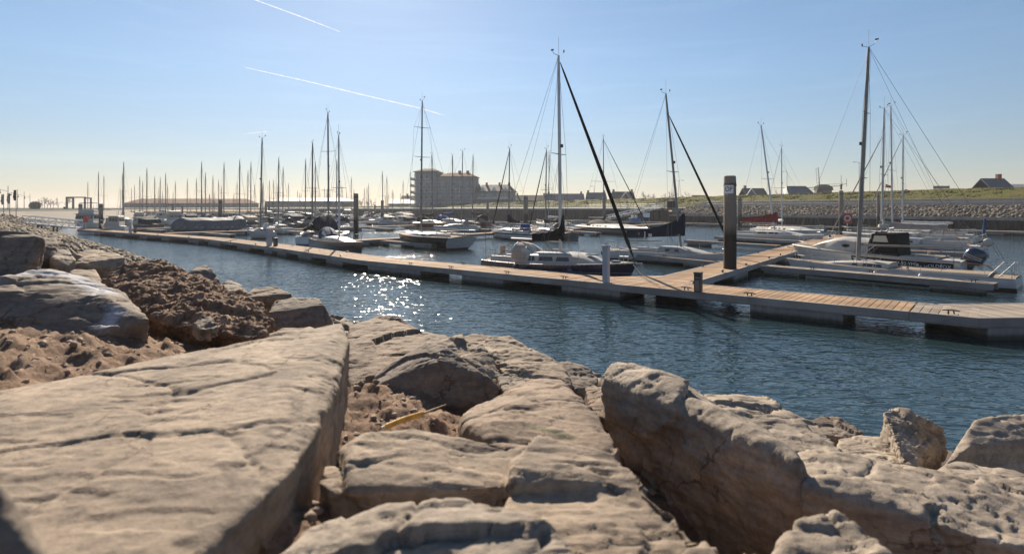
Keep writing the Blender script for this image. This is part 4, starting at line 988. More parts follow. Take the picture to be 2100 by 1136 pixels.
def berth(name, label, cat, stern, bow, group=None):
    """boat with its stern and bow over the two plan points"""
    c = (stern + bow) / 2; d = bow - stern
    return thing(name, label, cat, (c.x, c.y, 0), math.atan2(d.y, d.x), group), Vector((d.x, d.y, 0)).length
BOATS = 'yachts moored in the marina'
def mooring(label, a, b, sag=.25, r=.012, mat=DROPE):
    mb = MB(); n = 8; a, b = Vector(a), Vector(b)
    mb.tube([(a.lerp(b, k / n) - a) - Vector((0, 0, sag * 4 * (k / n) * (1 - k / n))) for k in range(n + 1)], r, 5)
    o = mb.build('mooring_line', mat, smooth=60); o.location = a
    return tag(o, label, 'mooring line', 'mooring lines to the pontoons')

# --- navy blue cruising yacht behind the near pontoon
t, L = berth('sailboat', 'navy blue sailboat with white cabin and beige sprayhood, moored right behind the near pontoon', 'sailboat', G(1008, 532, .8), G(1306, 541, 1.02), BOATS)
H = Hull(L, 2.75, 1.05, .82, .62, .55, -.35, .05, 2.1); NAVY = t
H.build(P_NAVY, t, 24, GELTAN, (GEL, .028))
for k in range(38):
    u = .03 + .94 * k / 37
    for sg in (1, -1):
        mb = MB(); mb.box((H.x(u), sg * (H.half(u) + .01), H.sheer(u) - .015), (.05, .016, .04))
        if k % 1 == 0: mb.build('rail_bead', GEL, t)
cabin(H, -1.3, 2.5, 2.0, .52, GEL, t, win=[(-1.15, -.75, .3, .72), (-.55, .25, .32, .7), (.4, 1.1, .32, .68)], slope_f=.45)
for x in (-.2, .5):
    for sg in (1, -1): mb = MB(); mb.tube([(x - .6, sg * .72, H.dz(0) + .55), (x - .55, sg * .72, H.dz(0) + .6), (x + .5, sg * .70, H.dz(0) + .6), (x + .55, sg * .7, H.dz(0) + .54)], .016, 5); mb.build('handrail', WOODT, t)
hatch(t, H, 1.9, H.dz(1.9) + .42); hatch(t, H, 3.1, H.dz(3.1) + .1, .45, .45)
hood(H, -2.2, -.75, 1.75, .88, C_BEIGE, t, H.dz(-1.5) + .12)
cockpit(H, -3.6, -1.4, 1.2, t)
rig(H, t, .15, 10.1, 3.0, 1.0, ALU, .085, .12, (.52,), furl=(C_BLACK, .085), cv=None)
cover(.3, -1.5, H.dz(0) + 1.15, H.dz(0) + 1.12, .85, .40, .28, C_BLACK, t, up=.55)
rails(H, t, n=5)
mb = MB(); mb.tube([(H.L / 2 - .1, 0, H.sheer(1) - .05), (H.L / 2 + .25, 0, H.sheer(1) - .02)], .05, 6); mb.tube([(H.L / 2 + .1, 0, H.sheer(1)), (H.L / 2 + .32, 0, H.sheer(1) - .2)], .035, 5); mb.build('anchor', STEEL, t)
mb = MB(); mb.box((-3.75, .5, H.dz(-3.75) + .48), (.08, .42, .5)); mb.build('cushion', C_BEIGE, t, bevel=.03)
mb = MB(); mb.cyl((-3.95, -.7, H.dz(-3.9)), (-3.97, -.7, H.dz(-3.9) + 1.5), .018, .012, 5); mb.build('flagstaff', WOODT, t)
fender(t, -1.6, -1.42, .25, .11, .55, FENDERB); fender(t, 1.4, -1.3, .3, .11, .55, FENDERB)

# --- sports boat with the lettered sail cover
t, L = berth('sailboat', 'white sports boat with a dark sail cover lettered J 80, behind the navy blue one', 'sailboat', G(1262, 512, .62), G(1508, 523, .78), BOATS)
H = Hull(L, 2.45, .82, .66, .8, .35, -.05, .03, 1.8)
H.build(P_WHITE, t, 22, GELTAN, (GEL, .02)); MX = .84
cabin(H, -.4, 2.6, 1.5, .40, GEL, t, win=[(.1, 1.1, .3, .7)], slope_f=.7)
cockpit(H, -3.5, -.45, 1.3, t, h=.2, seat=GELTAN)
rig(H, t, MX, 10.2, 4.4, 1.05, ALU_DARK, .075, 1.15, (.50,), furl=(C_BLACK, .075), frac=.87)
cv = cover(MX + .22, MX - 4.3, H.dz(0) + 1.18, H.dz(0) + .92, 1.3, .52, .24, C_NAVY, t, up=.25)
ang = 0
for s_, x_, z_, sz in (('J', MX - 2.72, .98, .50), ('80', MX - 2.30, .93, .28), ('R', MX - 3.2, 1.0, .24)):
    text_mesh('lettering', s_, sz, SIGN_WHITE if s_ != 'R' else C_GREY, cv, Matrix.Translation((x_, -.118, H.dz(0) + z_ + .12)) @ Matrix.Rotation(R(90), 4, 'X') , .02)
rails(H, t, n=4)
mb = MB(); mb.tube([(-3.6, -.9, H.dz(-3.6) + .75), (-2, -1.1, H.dz(0) + .7), (.2, -1.15, H.dz(0) + .78)], .022, 5); mb.build('dark_pole', DROPE, t)

# --- white racing yacht on the right with the leaning mast
t, L = berth('sailboat', 'long low white sailboat with the tallest right mast, beside the near grey finger pontoon', 'sailboat', Vector((21.9, 25.3, 0)), Vector((15.2, 32.35, 0)), BOATS); WR = t
H = Hull(L, 2.7, .74, .52, .86, .45, -.12, .02, 1.9)
H.build(P_GREY, t, 24, GELTAN, (GEL, .02)); MX = H.L / 2 - 3.5
cabin(H, -.2, 2.9, 1.6, .30, GEL, t, win=[(.1, .95, .3, .7), (1.15, 1.45, .3, .65)], slope_f=.75)
cockpit(H, -4.0, -.3, 1.7, t, h=.10, seat=GELTAN)
rig(H, t, MX, 10.95, 4.3, 1.0, ALU_DARK, .095, .5, (.40, .70), furl=None, spw=.36)
rails(H, t, n=5)
for q in (0, .35): 
    mb = MB(); mb.tube([(-H.L / 2 + .9 - q, 1.0, H.dz(-4) + .05), (-H.L / 2 + .35 - q, 1.02, H.dz(-4) + .72)], .022, 5); mb.build('stern_strut', STEEL, t)
mb = MB(); mb.tube([(MX - .1, .0, H.dz(0) + .5), (MX - .9, .25, H.dz(0) + 1.15)], .02, 5); mb.build('kicker', STEEL, t)
for x in (-1.6, .2): fender(t, x, 1.42, .12, .10, .42)

# --- cabin cruiser with black side and big outboard
t, L = berth('cabin_cruiser', 'white cabin cruiser with black canopy, black side lettered 77-92-YM and a big outboard engine', 'motor boat', Vector((22.2, 28.5, 0)), Vector((16.9, 35.2, 0)), 'motor boats moored on the right'); CR = t
H = Hull(L, 2.6, 1.32, .95, .92, .9, .0, .0, 2.3)
H.build(P_CRUISER, t, 24, GEL, (GEL, .055))
cabin(H, -.2, 3.0, 2.1, .78, GEL, t, win=(), slope_f=.62, name='cuddy_cabin')
for sg in (1, -1):
    mb = MB(); mb.cyl((.9, sg * 1.02, H.dz(.9) + .34), (.9, sg * .8, H.dz(.9) + .34), .19, n=16); o = mb.build('oval_window', GLASS, t); 
    for v in o.data.vertices: v.co.z = (v.co.z - H.dz(.9) - .34) * .42 + H.dz(.9) + .36
mb = MB(); mb.prism([(-1.6, 0), (-.2, 0), (-.35, 1.15), (-1.5, 1.2)], 'y', -.95, .95); cp = mb.build('canopy', C_BLACK, t, bevel=.06); cp.location.z = H.dz(-1)
for sg in (1, -1):
    mb = MB(); z = H.dz(-1); mb.prism([(-1.15, z + .72), (-.42, z + .72), (-.5, z + 1.05), (-1.05, z + 1.05)], 'y', sg * .952, sg * .965); mb.build('canopy_window', CLEAR, cp).location.z = -H.dz(-1)
mb = MB(); mb.add([(-.2, -.85, H.dz(0) + .74), (-.2, .85, H.dz(0) + .74), (-.5, .8, H.dz(0) + 1.18), (-.5, -.8, H.dz(0) + 1.18), (-.24, -.85, H.dz(0) + .74), (-.24, .85, H.dz(0) + .74), (-.54, .8, H.dz(0) + 1.18), (-.54, -.8, H.dz(0) + 1.18)], [(0, 1, 2, 3), (7, 6, 5, 4), (0, 4, 5, 1), (2, 6, 7, 3), (1, 5, 6, 2), (3, 7, 4, 0)]); mb.build('windscreen', GLASS, t)
mb = MB(); zz = H.dz(-.5)
for sg in (1, -1): mb.tube([(-.15, sg * .75, zz + .7), (-.6, sg * .7, zz + 1.35), (-.9, sg * .6, zz + 1.42)], .028, 6)
mb.tube([(-.6, -.7, zz + 1.35), (-.6, .7, zz + 1.35)], .028, 6); ar = mb.build('radar_arch', STEEL, t)
mb = MB(); mb.cyl((-.6, 0, zz + 1.37), (-.6, 0, zz + 1.43), .1, n=8); mb.cyl((-.6, 0, zz + 1.43), (-.6, 0, zz + 1.6), .27, .24, 14); mb.cyl((-.6, 0, zz + 1.6), (-.6, 0, zz + 1.9), .05, n=6); mb.cyl((-.6, 0, zz + 1.9), (-.6, 0, zz + 1.96), .13, n=8); mb.build('radar_dome', GEL, ar, smooth=40)
for sg in (1, -1):                     # black band along the topsides with the registration and name
    rg = []
    for i in range(13):
        u = .03 + (.56 - .03) * i / 12; b0, z0 = H.half(u), H.sheer(u); q = 3.2 - 2 * u ** 2
        def sp_(t): return Vector((H.x(u), sg * (b0 * (1 - t ** q) ** .75 + .008), z0 - (z0 + .4) * t))
        rg.append([sp_(.07), sp_(.33)])
    mb = MB(); mb.loft(rg, closed=False, caps=False); bn = mb.build('side_band', C_BLACK, t)
    if sg == 1:
        for txt, x, sz in (('77-92-YM', -2.0, .225), ('2 GOLDFOX', -3.28, .235)):
            u = H.u(x); M = Matrix.Translation((x, H.half(u) + .012, H.sheer(u) - .275)) @ Matrix.Rotation(R(180), 4, 'Z') @ Matrix.Rotation(R(90 - 6), 4, 'X')
            text_mesh('lettering', txt, sz, SIGN_WHITE, bn, M, .003)
cockpit(H, -3.3, -1.7, 1.7, t, h=.12, seat=GELTAN)
ENG = simple('engine_blue_grey', (.018, .028, .055), .28, var=.1, coat=.4)
outboard(t, -H.L / 2 - .12, 0, .88, 1.35, ENG, R(-24), simple('engine_stripe_grey', (.35, .38, .44), .4))
rails(H, t, push=False, life=False)

def yacht(label, stern, bow, hullm, mast_h, mxf=.08, cvr=None, furl=None, B=None, fb=1.0, fs=.8, deck=GEL, cab=.42, hoodm=None, mast=ALU, det=1, boom=.36, rake=.2, spreaders=(.5,), tr=.65, frac=.98, rail=True, srake=-.3, mr=.075, coc=True, name='sailboat', sw=.4, win=True):
    t, L = berth(name, label, 'sailboat', stern, bow, BOATS)
    H = Hull(L, B or L * .33, fb, fs, tr, .5, srake, .04, 2.0); H.build(hullm, t, 18, deck, (WOODT if deck is TEAK else GEL, .022))
    cabin(H, -L * .16, L * .28, H.B * .68, cab, GEL, t, win=[(-L * .12, -L * .02, .3, .7), (0, L * .1, .3, .68)] if win else (), slope_f=.55)
    if coc: cockpit(H, -L * .43, -L * .17, H.B * .42, t)
    rig(H, t, L * mxf, mast_h, L * boom if boom else None, 1.05, mast, mr, rake, spreaders, furl=furl, cv=cvr, boat_det=2 if det > 1 else 1, frac=frac)
    if rail: rails(H, t, n=4)
    if hoodm: hood(H, -L * .24, -L * .08, H.B * .62, .95, hoodm, t, H.dz(-1) + .1, glass=det > 1)
    return t, H
# --- the other yachts near enough to tell apart
yacht('small dark navy yacht with tan deck, moored behind the main pontoon left of centre', G(650, 488, .9), G(744, 499, 1.1), P_NAVY2, 8.2, .05, None, None, deck=TEAK, hoodm=C_NAVY, det=2, boom=None, mast=ALU, B=2.2, fb=1.15, fs=.9, cab=.35)
t, H = yacht('white yacht under a dark blue boom tent, behind the small dark yacht', G(626, 486, .8), G(716, 475, .95), P_WHITE, 12.5, .0, None, None, det=2, boom=.38, cab=.4, mast=ALU_DARK, spreaders=(.36, .68), mr=.09)
L = H.L; mb = MB(); n = 10; rings = []
for i in range(n + 1):
    k = i / n; x = .15 - L * .40 * k; zt = H.dz(0) + 2.0 - .12 * k - (.9 * max(0, k - .7) / .3); zb = H.dz(0) + .45; w_ = 1.15
    rings.append([Vector((x, -w_, zb + .05 * math.sin(i * 1.9))), Vector((x, -w_ * .62, zb + (zt - zb) * .55)), Vector((x, -.12, zt - .04 * (i % 2))), Vector((x, .12, zt - .04 * (i % 2))), Vector((x, w_ * .62, zb + (zt - zb) * .55)), Vector((x, w_, zb + .05 * math.sin(i * 1.4)))])
mb.loft(rings, closed=False, caps=False); mb.build('boom_tent', C_NAVY, t, smooth=30)
t, H = yacht('black hulled racer with a pale grey stern, seen from astern in the middle', Vector((-4.2, 49.7, 0)), Vector((-11, 56.8, 0)), P_BLACK, 12.3, .12, None, None, det=2, tr=.88, deck=GELTAN, mast=ALU_DARK, spreaders=(.30, .58, .8), boom=.40, mr=.08, srake=.9, cab=.3, B=3.5, fs=1.05, fb=1.15)
r = H.ring(0); ring = [Vector(p) for p in r] + [Vector((p[0], -p[1], p[2])) for p in r[-2::-1]]
mb = MB(); mb.add([p + Vector((-.012, 0, 0)) for p in ring], [tuple(range(len(ring)))]); mb.build('transom', P_GREY, t)
yacht('white yacht with open cockpit on the walkway behind the black hulled racer', G(984, 465, .8), G(888, 463, 1.0), P_WHITE, 11.2, -.1, (C_GREY, .4, .3, .25), None, hoodm=C_GREY, det=1, mast=ALU_DARK, boom=.34)
t, H = yacht('white hulled boat with a navy sheer stripe and navy cockpit cover, right of the racer', G(1102, 480, .75), G(1008, 471, .95), paint('white_gelcoat_navy_sheer', (.66, .67, .68), (.05, .06, .1), stripe=(.58, (.01, .013, .03), .14)), 9.6, .1, (C_NAVY, 1.3, .3, .25), (C_BLACK, .07), deck=GELTAN, det=2, mast=ALU_DARK, boom=.25)
mb = MB(); mb.box((-H.L * .26, 0, H.dz(-2) + .55), (.9, 1.0, .95), top=.8); mb.build('cockpit_cover', C_BLUE, t, bevel=.08)
t, H = yacht('dark brown hulled yacht with red fenders, partly behind the mast of the navy one', G(1172, 478, .8), G(1084, 467, 1.15), P_BROWN, 9.6, .08, (C_BLACK, .5, .3, .25), (C_BLACK, .07), deck=TEAK, hoodm=C_GREY, det=2, mast=ALU_DARK, boom=.3)
for x in (-.6, .6, 1.4): fender(t, x, -H.B * .46, .7, .12, .5, REDP)
yacht('white yacht with a bare mast and white boom below the sheet pile quay', G(1166, 461, .8), G(1100, 456, 1.0), P_WHITE, 12.4, .1, (C_WHITE, .5, .3, .25), None, hoodm=C_NAVY, det=1, mast=ALU_DARK, boom=.32)
t, H = yacht('white yacht with a dark red sheer band below the quay gangway', G(1205, 462, .8), G(1330, 468, 1.05), paint('grey_gelcoat_red_band', (.42, .43, .44), (.05, .05, .06), stripe=(.62, (.13, .02, .02), .25)), 13.5, -.18, (C_NAVY, .5, .35, .28), (C_BLACK, .06), hoodm=C_BLACK, det=1, mast=ALU_DARK, boom=.3)
t, H = yacht('white yacht with a red sail cover and leaning mast left of the slim masts', G(1504, 478, .8), G(1690, 482, 1.0), P_WHITE, 11.4, .0, None, None, det=2, mast=ALU, boom=None, rake=1.7, mr=.085)
cover(.25, -4.2, H.dz(0) + 1.35, H.dz(0) + 1.25, 1.15, .62, .3, C_RED, t)
mb = MB(); mb.tube([(.2, .0, H.dz(0) + 1.15), (-4.3, 0, H.dz(0) + 1.2)], .05, 6); mb.build('boom', ALU, t)
yacht('white yacht with a bow rail just behind the red sail cover', G(1560, 468, .8), G(1690, 473, 1.0), P_WHITE2, 10.6, -.12, (C_WHITE, .4, .3, .25), None, det=2, mast=ALU, boom=.32, rake=.1)
t, H = yacht('white and blue yacht with a grey sail cover and dark blue flag, beyond the cruiser', Vector((33.8, 42, 0)), Vector((27, 50, 0)), P_WHITE2, 10.6, .115, (C_GREY, .75, .42, .34), (C_GREY, .05), det=2, mast=ALU, boom=.42, rake=.2, mr=.085, frac=.8)
mb = MB(); x = -H.L / 2 + .2; mb.cyl((x, -.5, H.dz(x)), (x - .25, -.5, H.dz(x) + 2.1), .02, .015, 6); st = mb.build('flagstaff', ALU, t)
mb = MB(); mb.tube([(x - .24, -.5, H.dz(x) + 2.0), (x - .2, -.52, H.dz(x) + 1.5), (x - .12, -.5, H.dz(x) + .9)], [.05, .11, .07], 7); mb.build('flag', C_BLUE, st, smooth=60)
outboard(t, x - .35, .3, 1.0, .9, GEL, R(-60))
mb = MB(); mb.tube([(x + .1, .8, H.dz(x) + .7), (x - .5, .85, H.dz(x) + .9), (x - 1.2, .6, .2)], .035, 6); mb.build('stern_ladder', STEEL, t)
yacht('white yacht with a tall slim mast and wooden boom, second behind the cruiser', Vector((41.5, 53, 0)), Vector((35, 62, 0)), P_WHITE, 12.8, .07, (C_WHITE, .3, .2, .22), None, det=2, mast=ALU, boom=.42, rake=-.15, mr=.08)
yacht('cream yacht with the shorter mast, nearest the rubble slope on the right', Vector((47.5, 60, 0)), Vector((40.2, 68, 0)), P_CREAM, 10.7, .09, (C_WHITE, .35, .25, .25), (C_GREY, .05), det=2, mast=ALU, boom=.42, rake=.05, mr=.08)
for px, py, d, par in ((1816, 381, 60, 'small red and white pennant fluttering before the grass dike, left one'), (1856, 391, 66, 'small red and white pennant fluttering before the grass dike, right one')):
    p = D(px, py, d); mb = MB(); rg = []
    for i in range(7): k = i / 6; rg.append([Vector((.55 * k, .05 * math.sin(k * 6), .18 * (1 - k * .55) - .1 * k)), Vector((.55 * k, .05 * math.sin(k * 6 + .3), -.18 * (1 - k * .2) - .1 * k))])
    mb.loft(rg, closed=False, caps=False)
    pt = thing('pennant', par, 'flag', p, 0, 'pennants flown from the rigging'); mb.build('cloth', simple('pennant_cloth_' + ('b' if px > 1830 else 'a'), (.42, .06, .045), .8), pt, smooth=60)
    mb = MB(); mb.quad((0, -.012, .03), (.5, -.03, -.06), (.5, -.03, -.12), (0, -.012, -.05)); mb.build('white_band', C_WHITE, pt)
    mb = MB(); mb.tube([(0, 0, -2.5), (0, 0, .6)], .008, 4); mb.build('halyard', WIRE, pt)

# --- white boat seen end-on, tarpaulin boat, motor boats at the far left
t, H = yacht('white yacht with a pale canopy seen nearly end-on behind the second grey post', G(560, 472, .95), G(507, 470.5, 1.1), P_WHITE, 10.9, .0, None, None, det=2, mast=ALU_DARK, boom=.3, tr=.8, B=3.0, hoodm=C_WHITE, mr=.09)
fender(t, -1, -1.5, .2, .14, .7, FENDERB); fender(t, 1.2, -1.4, .2, .14, .7, FENDERB)
mb = MB(); mb.box((-H.L * .3, .6, H.dz(-2) + .35), (.5, .4, .5), top=.7); mb.build('horseshoe_buoy', ORANGE, t, bevel=.05)
t, L = berth('covered_boat', 'long dark hulled motor yacht wrapped in a grey blue tarpaulin', 'motor boat', G(500, 466, .9), G(350, 468, 1.0), 'motor boats moored on the left')
H = Hull(L, 4.0, 1.1, 1.0, .85, .8, 0, 0, 2.4); H.build(paint('dark_grey_hull_paint', (.04, .045, .055), (.03, .03, .03)), t, 20, GEL, (GEL, .04))
mb = MB(); rings = []; n = 40
for i in range(n + 1):
    k = i / n; x = -L * .49 + L * .98 * k; end = min(1, k / .05, (1 - k) / .12); pk = (1.25 + .035 * math.sin(k * 23) + .25 * math.exp(-((k - .12) / .1) ** 2)) * (.35 + .65 * end ** .6); w = H.half(H.u(x)) + .05; z = H.dz(x); cr = .06 * (i % 4 == 0) + .035 * math.sin(i * 2.3)
    rings.append([Vector((x, -w - .03 - cr, z - .45 + .2 * abs(math.sin(i * .7)))), Vector((x, -w * .97 - cr, z + .2)), Vector((x, -w * .80 - cr * .6, z + pk * .72)), Vector((x, -w * .45, z + pk * .93 - cr * .5)), Vector((x, 0, z + pk)), Vector((x, w * .45, z + pk * .93 - cr * .5)), Vector((x, w * .80 + cr * .6, z + pk * .72)), Vector((x, w * .97 + cr, z + .2)), Vector((x, w + .03 + cr, z - .45 + .2 * abs(math.sin(i * .8))))])
mb.loft(rings, closed=False, caps=False); mb.add(rings[0], [tuple(range(9))]); mb.add(rings[-1], [tuple(range(9))]); mb.build('tarpaulin', C_TARP, t, smooth=24)

def motorboat(label, stern, bow, B, hullm, house, group, fly=False, canopy=None, cat='motor boat', name='motor_boat'):
    t, L = berth(name, label, cat, stern, bow, group); H = Hull(L, B, 1.3, 1.0, .9, .7, 0, .0, 2.2); H.build(hullm, t, 14, GEL, (GEL, .05))
    a, b, h = house; z = H.dz(0) - .02; w = B * .4
    mb = MB(); mb.prism([(L * a, z), (L * b, z), (L * b - h * .5, z + h), (L * a + .1, z + h)], 'y', -w, w); c = mb.build('wheelhouse', GEL, t, bevel=.06)
    n = 3
    for sg in (1, -1):
        for k in range(n):
            x0 = L * a + .25 + (L * (b - a) - .9) * k / n; x1 = x0 + (L * (b - a) - .9) / n - .12
            mb = MB(); mb.box(((x0 + x1) / 2, sg * (w + .004), z + h * .66), (x1 - x0, .02, h * .36)); mb.build('window', GLASS, c)
    for sx, xx in ((1, L * b - h * .33), (-1, L * a + .06)):
        for k in (-1, 0, 1):
            mb = MB(); mb.box((xx + sx * .0, k * w * .62, z + h * .66), (.03 if sx < 0 else h * .22, w * .5, h * .36)); mb.build('window', GLASS, c)
    mb = MB(); mb.box((L * (a + b) / 2 - .1, 0, z + h + .04), (L * (b - a) - h * .4, 2 * w + .25, .07)); mb.build('cabin_roof', GEL, t, bevel=.03)
    if fly:
        mb = MB(); mb.prism([(L * a + .3, z + h + .07), (L * b - h * .7, z + h + .07), (L * b - h * .95, z + h + .75), (L * a + .3, z + h + .6)], 'y', -w * .85, w * .85); mb.build('flybridge', GEL, t, bevel=.05)
        mb = MB(); mb.box((L * (a + b) / 2 - .2, 0, z + h + 1.9), (1.9, w * 1.6, .08)); mb.build('bimini', C_BLUE if canopy is None else canopy, t)
        for sx in (-.9, .6):
            for sg in (1, -1): mb = MB(); mb.cyl((L * (a + b) / 2 + sx, sg * w * .75, z + h + .5), (L * (a + b) / 2 + sx, sg * w * .75, z + h + 1.87), .02, n=5); mb.build('bimini_pole', STEEL, t)
    elif canopy:
        mb = MB(); mb.prism([(-L * .46, z + .15), (L * a, z + .15), (L * a, z + h), (-L * .42, z + h * .75)], 'y', -w * .95, w * .95); mb.build('canopy', canopy, t, bevel=.08)
    mb = MB(); mb.cyl((L * a + .5, 0, z + h), (L * a + .35, 0, z + h + 1.6), .03, .015, 6); mb.build('mast', STEEL, t)
    rails(H, t, push=False, life=False)
    return t, H
motorboat('white flat fronted motor boat with many windows beside the grey post at the far left', G(262, 463, 1.1), G(206, 462, 1.2), 3.6, P_WHITE, (-.3, .3, 1.35), 'motor boats moored on the left')
motorboat('white motor boat with a raised bridge moored left of the flat fronted one', G(196, 456, 1.1), G(162, 457, 1.2), 3.2, P_WHITE, (-.3, .25, 1.5), 'motor boats moored on the left', fly=True)
motorboat('dark canopied motor boat behind the flat fronted one', G(318, 460, 1.1), G(276, 458, 1.2), 3.2, P_NAVY2, (-.05, .25, 1.0), 'motor boats moored on the left', canopy=C_NAVY)
motorboat('small grey motor boat with a black canopy right of the tarpaulin boat', G(558, 459, 1.0), G(528, 457, 1.2), 2.8, P_GREY, (-.1, .25, 1.0), 'motor boats moored on the left', canopy=C_BLACK)

# --- yachts and motor boats in the far rows: a few kinds, each copied boat by boat
def proto(hullm, mast_h, cvr, hoodm, deck=GEL, L=9.5):
    t = thing('sailboat', 'x', 'sailboat', (0, 0, -50), 0, 'distant yachts in the far rows'); H = Hull(L, L * .32, 1.15, .95, .65, .6, -.3, .04, 2.0); H.build(hullm, t, 12, deck)
    cabin(H, -L * .16, L * .28, H.B * .68, .5, GEL, t, win=[(-L * .12, L * .1, .3, .7)], slope_f=.55)
    rig(H, t, L * .08, mast_h - 1.1, L * .36, 1.1, ALU_DARK, .11, .2, (.5,), cv=cvr, boat_det=1, gear=True)
    if hoodm: hood(H, -L * .3, -L * .08, H.B * .66, 1.1, hoodm, t, H.dz(-1) + .1, glass=False)
    return t
MH = 12.5
SP = [proto(P_WHITE, MH, (C_BLUE, .7, .4, .32), C_BLUE), proto(P_WHITE2, MH, (C_WHITE, .6, .35, .3), C_BEIGE), proto(P_NAVY2, MH, (C_NAVY, .7, .4, .32), C_NAVY), proto(P_CREAM, MH, (C_GREY, .7, .4, .32), None, GELTAN), proto(P_RED, MH, (C_BLACK, .6, .4, .3), C_BLACK), proto(P_GREY, MH, (C_NAVY, .6, .4, .3), C_GREY)]
FD = math.atan2(.784, -.62)
masts = [(180, 374), (202, 354), (213, 361), (247, 388), (251.5, 358), (254, 334), (287, 363), (301, 347), (317, 364), (329, 365), (340, 357), (403, 367), (413, 334), (421, 356), (437, 362), (448, 370), (459, 336), (491, 330), (508, 352), (514, 335), (540, 375), (553, 370), (571, 326), (580, 345), (592, 377), (626, 329), (640, 293), (646, 335), (690, 330), (720, 365), (747, 387), (753, 385), (785, 353), (794, 363), (887, 316), (929, 318), (969, 320)]
zones = [(0, 256, 'left of the long shed'), (256, 505, 'before the long shed'), (505, 725, 'before the grey warehouse'), (725, 845, 'between warehouse and apartment block'), (845, 1100, 'before the apartment block')]
words = ['first', 'second', 'third', 'fourth', 'fifth', 'sixth', 'seventh', 'eighth', 'ninth', 'tenth', 'eleventh', 'twelfth', 'thirteenth', 'fourteenth']
taken = []
hn = ['white', 'white blue-striped', 'dark blue', 'cream', 'red', 'pale grey']
def free(x, y, r=4.0): return all((x - a) ** 2 + (y - b) ** 2 > r * r for a, b in taken)
used = set(); rk = random.Random(5)
for zi, (xa, xb, ztxt) in enumerate(zones):
    for k, (px, ty) in enumerate([m for m in masts if xa <= m[0] < xb]):
        best = None
        for tr_ in range(14):
            s = rk.uniform(.82, 1.12); z = FPX * (MH * s - CAM_H) / (428 - ty)
            if z > 262: s *= .75; z = FPX * (MH * s - CAM_H) / (428 - ty)
            x = (px - 1050) / FPX * z
            if free(x, z): break
        taken.append((x, z)); ki = rk.choice([0, 0, 1, 1, 2, 3, 3, 4, 5]); a = FD + (math.pi if rk.random() < .5 else 0) + rk.uniform(-.05, .05)
        off = Vector((math.cos(a), math.sin(a), 0)) * (9.5 * .08 * s)
        lab = f'{hn[ki]} yacht, mast {words[k]} from left {ztxt}'
        if ki in used: o = dup(SP[ki], (x - off.x, z - off.y, 0), a, lab, s)
        else: o = SP[ki]; o.location = (x - off.x, z - off.y, 0); o.rotation_euler.z = a; o.scale = (s,) * 3; o['label'] = lab; used.add(ki)
for ki in range(6):
    if ki not in used: 
        for ch in list(SP[ki].children_recursive) + [SP[ki]]: bpy.data.objects.remove(ch)
alive = [k for k in range(6) if k in used]
# farthest rows: only their masts and pale sides can be made out
n_ = 0
for i in range(1200):
    px = rk.uniform(250, 835); z = rk.uniform(165, 262); x = (px - 1050) / FPX * z
    if not free(x, z, 4.2): continue
    taken.append((x, z)); ki = rk.choice(alive); s = rk.uniform(.6, 1.0)
    o = dup(SP[ki], (x, z, 0), FD + (math.pi if rk.random() < .5 else 0), f'tiny {hn[ki]} yacht in the crowded farthest rows, below the shed and warehouse roofs', s); o['group'] = 'tiny yachts in the crowded farthest rows'
    n_ += 1
    if n_ >= 66: break
# far motor boats
mts = []
for hm, can, fly in ((P_WHITE, C_NAVY, False), (P_WHITE, None, True), (P_NAVY2, C_BEIGE, False), (P_GREY, C_WHITE, False)):
    t, H = motorboat('x', Vector((-4, 0, 0)), Vector((4, 0, 0)), 3.0, hm, (-.15, .26, 1.15), 'small motor boats in the far rows', fly=fly, canopy=can); t.location = (0, 0, -50); mts.append(t)
n_ = 0; us = set()
for i in range(600):
    px = rk.uniform(285, 850); z = rk.uniform(112, 235); x = (px - 1050) / FPX * z
    if not free(x, z, 4.2) or (z < 125 and px < 340): continue
    taken.append((x, z)); ki = rk.randrange(4); a = FD + (math.pi if rk.random() < .5 else 0); s = rk.uniform(.75, 1.1)
    
    lab = 'small ' + ('white motor boat with a navy canopy', 'white motor boat with a raised bridge', 'dark blue motor boat with a beige canopy', 'grey motor boat with a white canopy')[ki] + ' among the distant rows'
    if ki in us: o = dup(mts[ki], (x, z, 0), a, lab, s)
    else: o = mts[ki]; o.location = (x, z, 0); o.rotation_euler.z = a; o['label'] = lab; us.add(ki)
    n_ += 1
    if n_ >= 56: break

# mooring lines
def W_(t, p): return Matrix.Translation(t.location) @ Matrix.Rotation(t.rotation_euler.z, 4, 'Z') @ Vector(p)
q = fe[1086]; q2 = fe[1864]; dd = (q - q2).normalized(); back = Vector((-dd.y, dd.x, 0)); back = back if back.y > 0 else -back
mooring('dark bow line of the navy blue sailboat lying across the near pontoon', W_(NAVY, (4.1, -.3, 1.0)), q2 + dd * 7.7 + back * .3 + Vector((0, 0, .1)), .15, .016)
mooring('stern line of the navy blue sailboat running to the pontoon edge on its left', W_(NAVY, (-4.1, -.8, .85)), fe[1086] + (fe[740] - fe[1086]).normalized() * 2.0 + back * 2.0 + Vector((0, 0, .1)), .35, .016)
mooring('dark spring line lying over the walkway boards right of the lettered pile', bstart + bd * 8.0 + Vector((.3, 0, HD + .05)), W_(WR, (4.2, 0, .95)), .12, .016)
mooring('bow line of the white cruiser running to the walkway edge', bstart + bd * 12.6 + Vector((1.5, -1.0, HD + .05)), W_(CR, (3.7, 0, 1.15)), .1, .014)
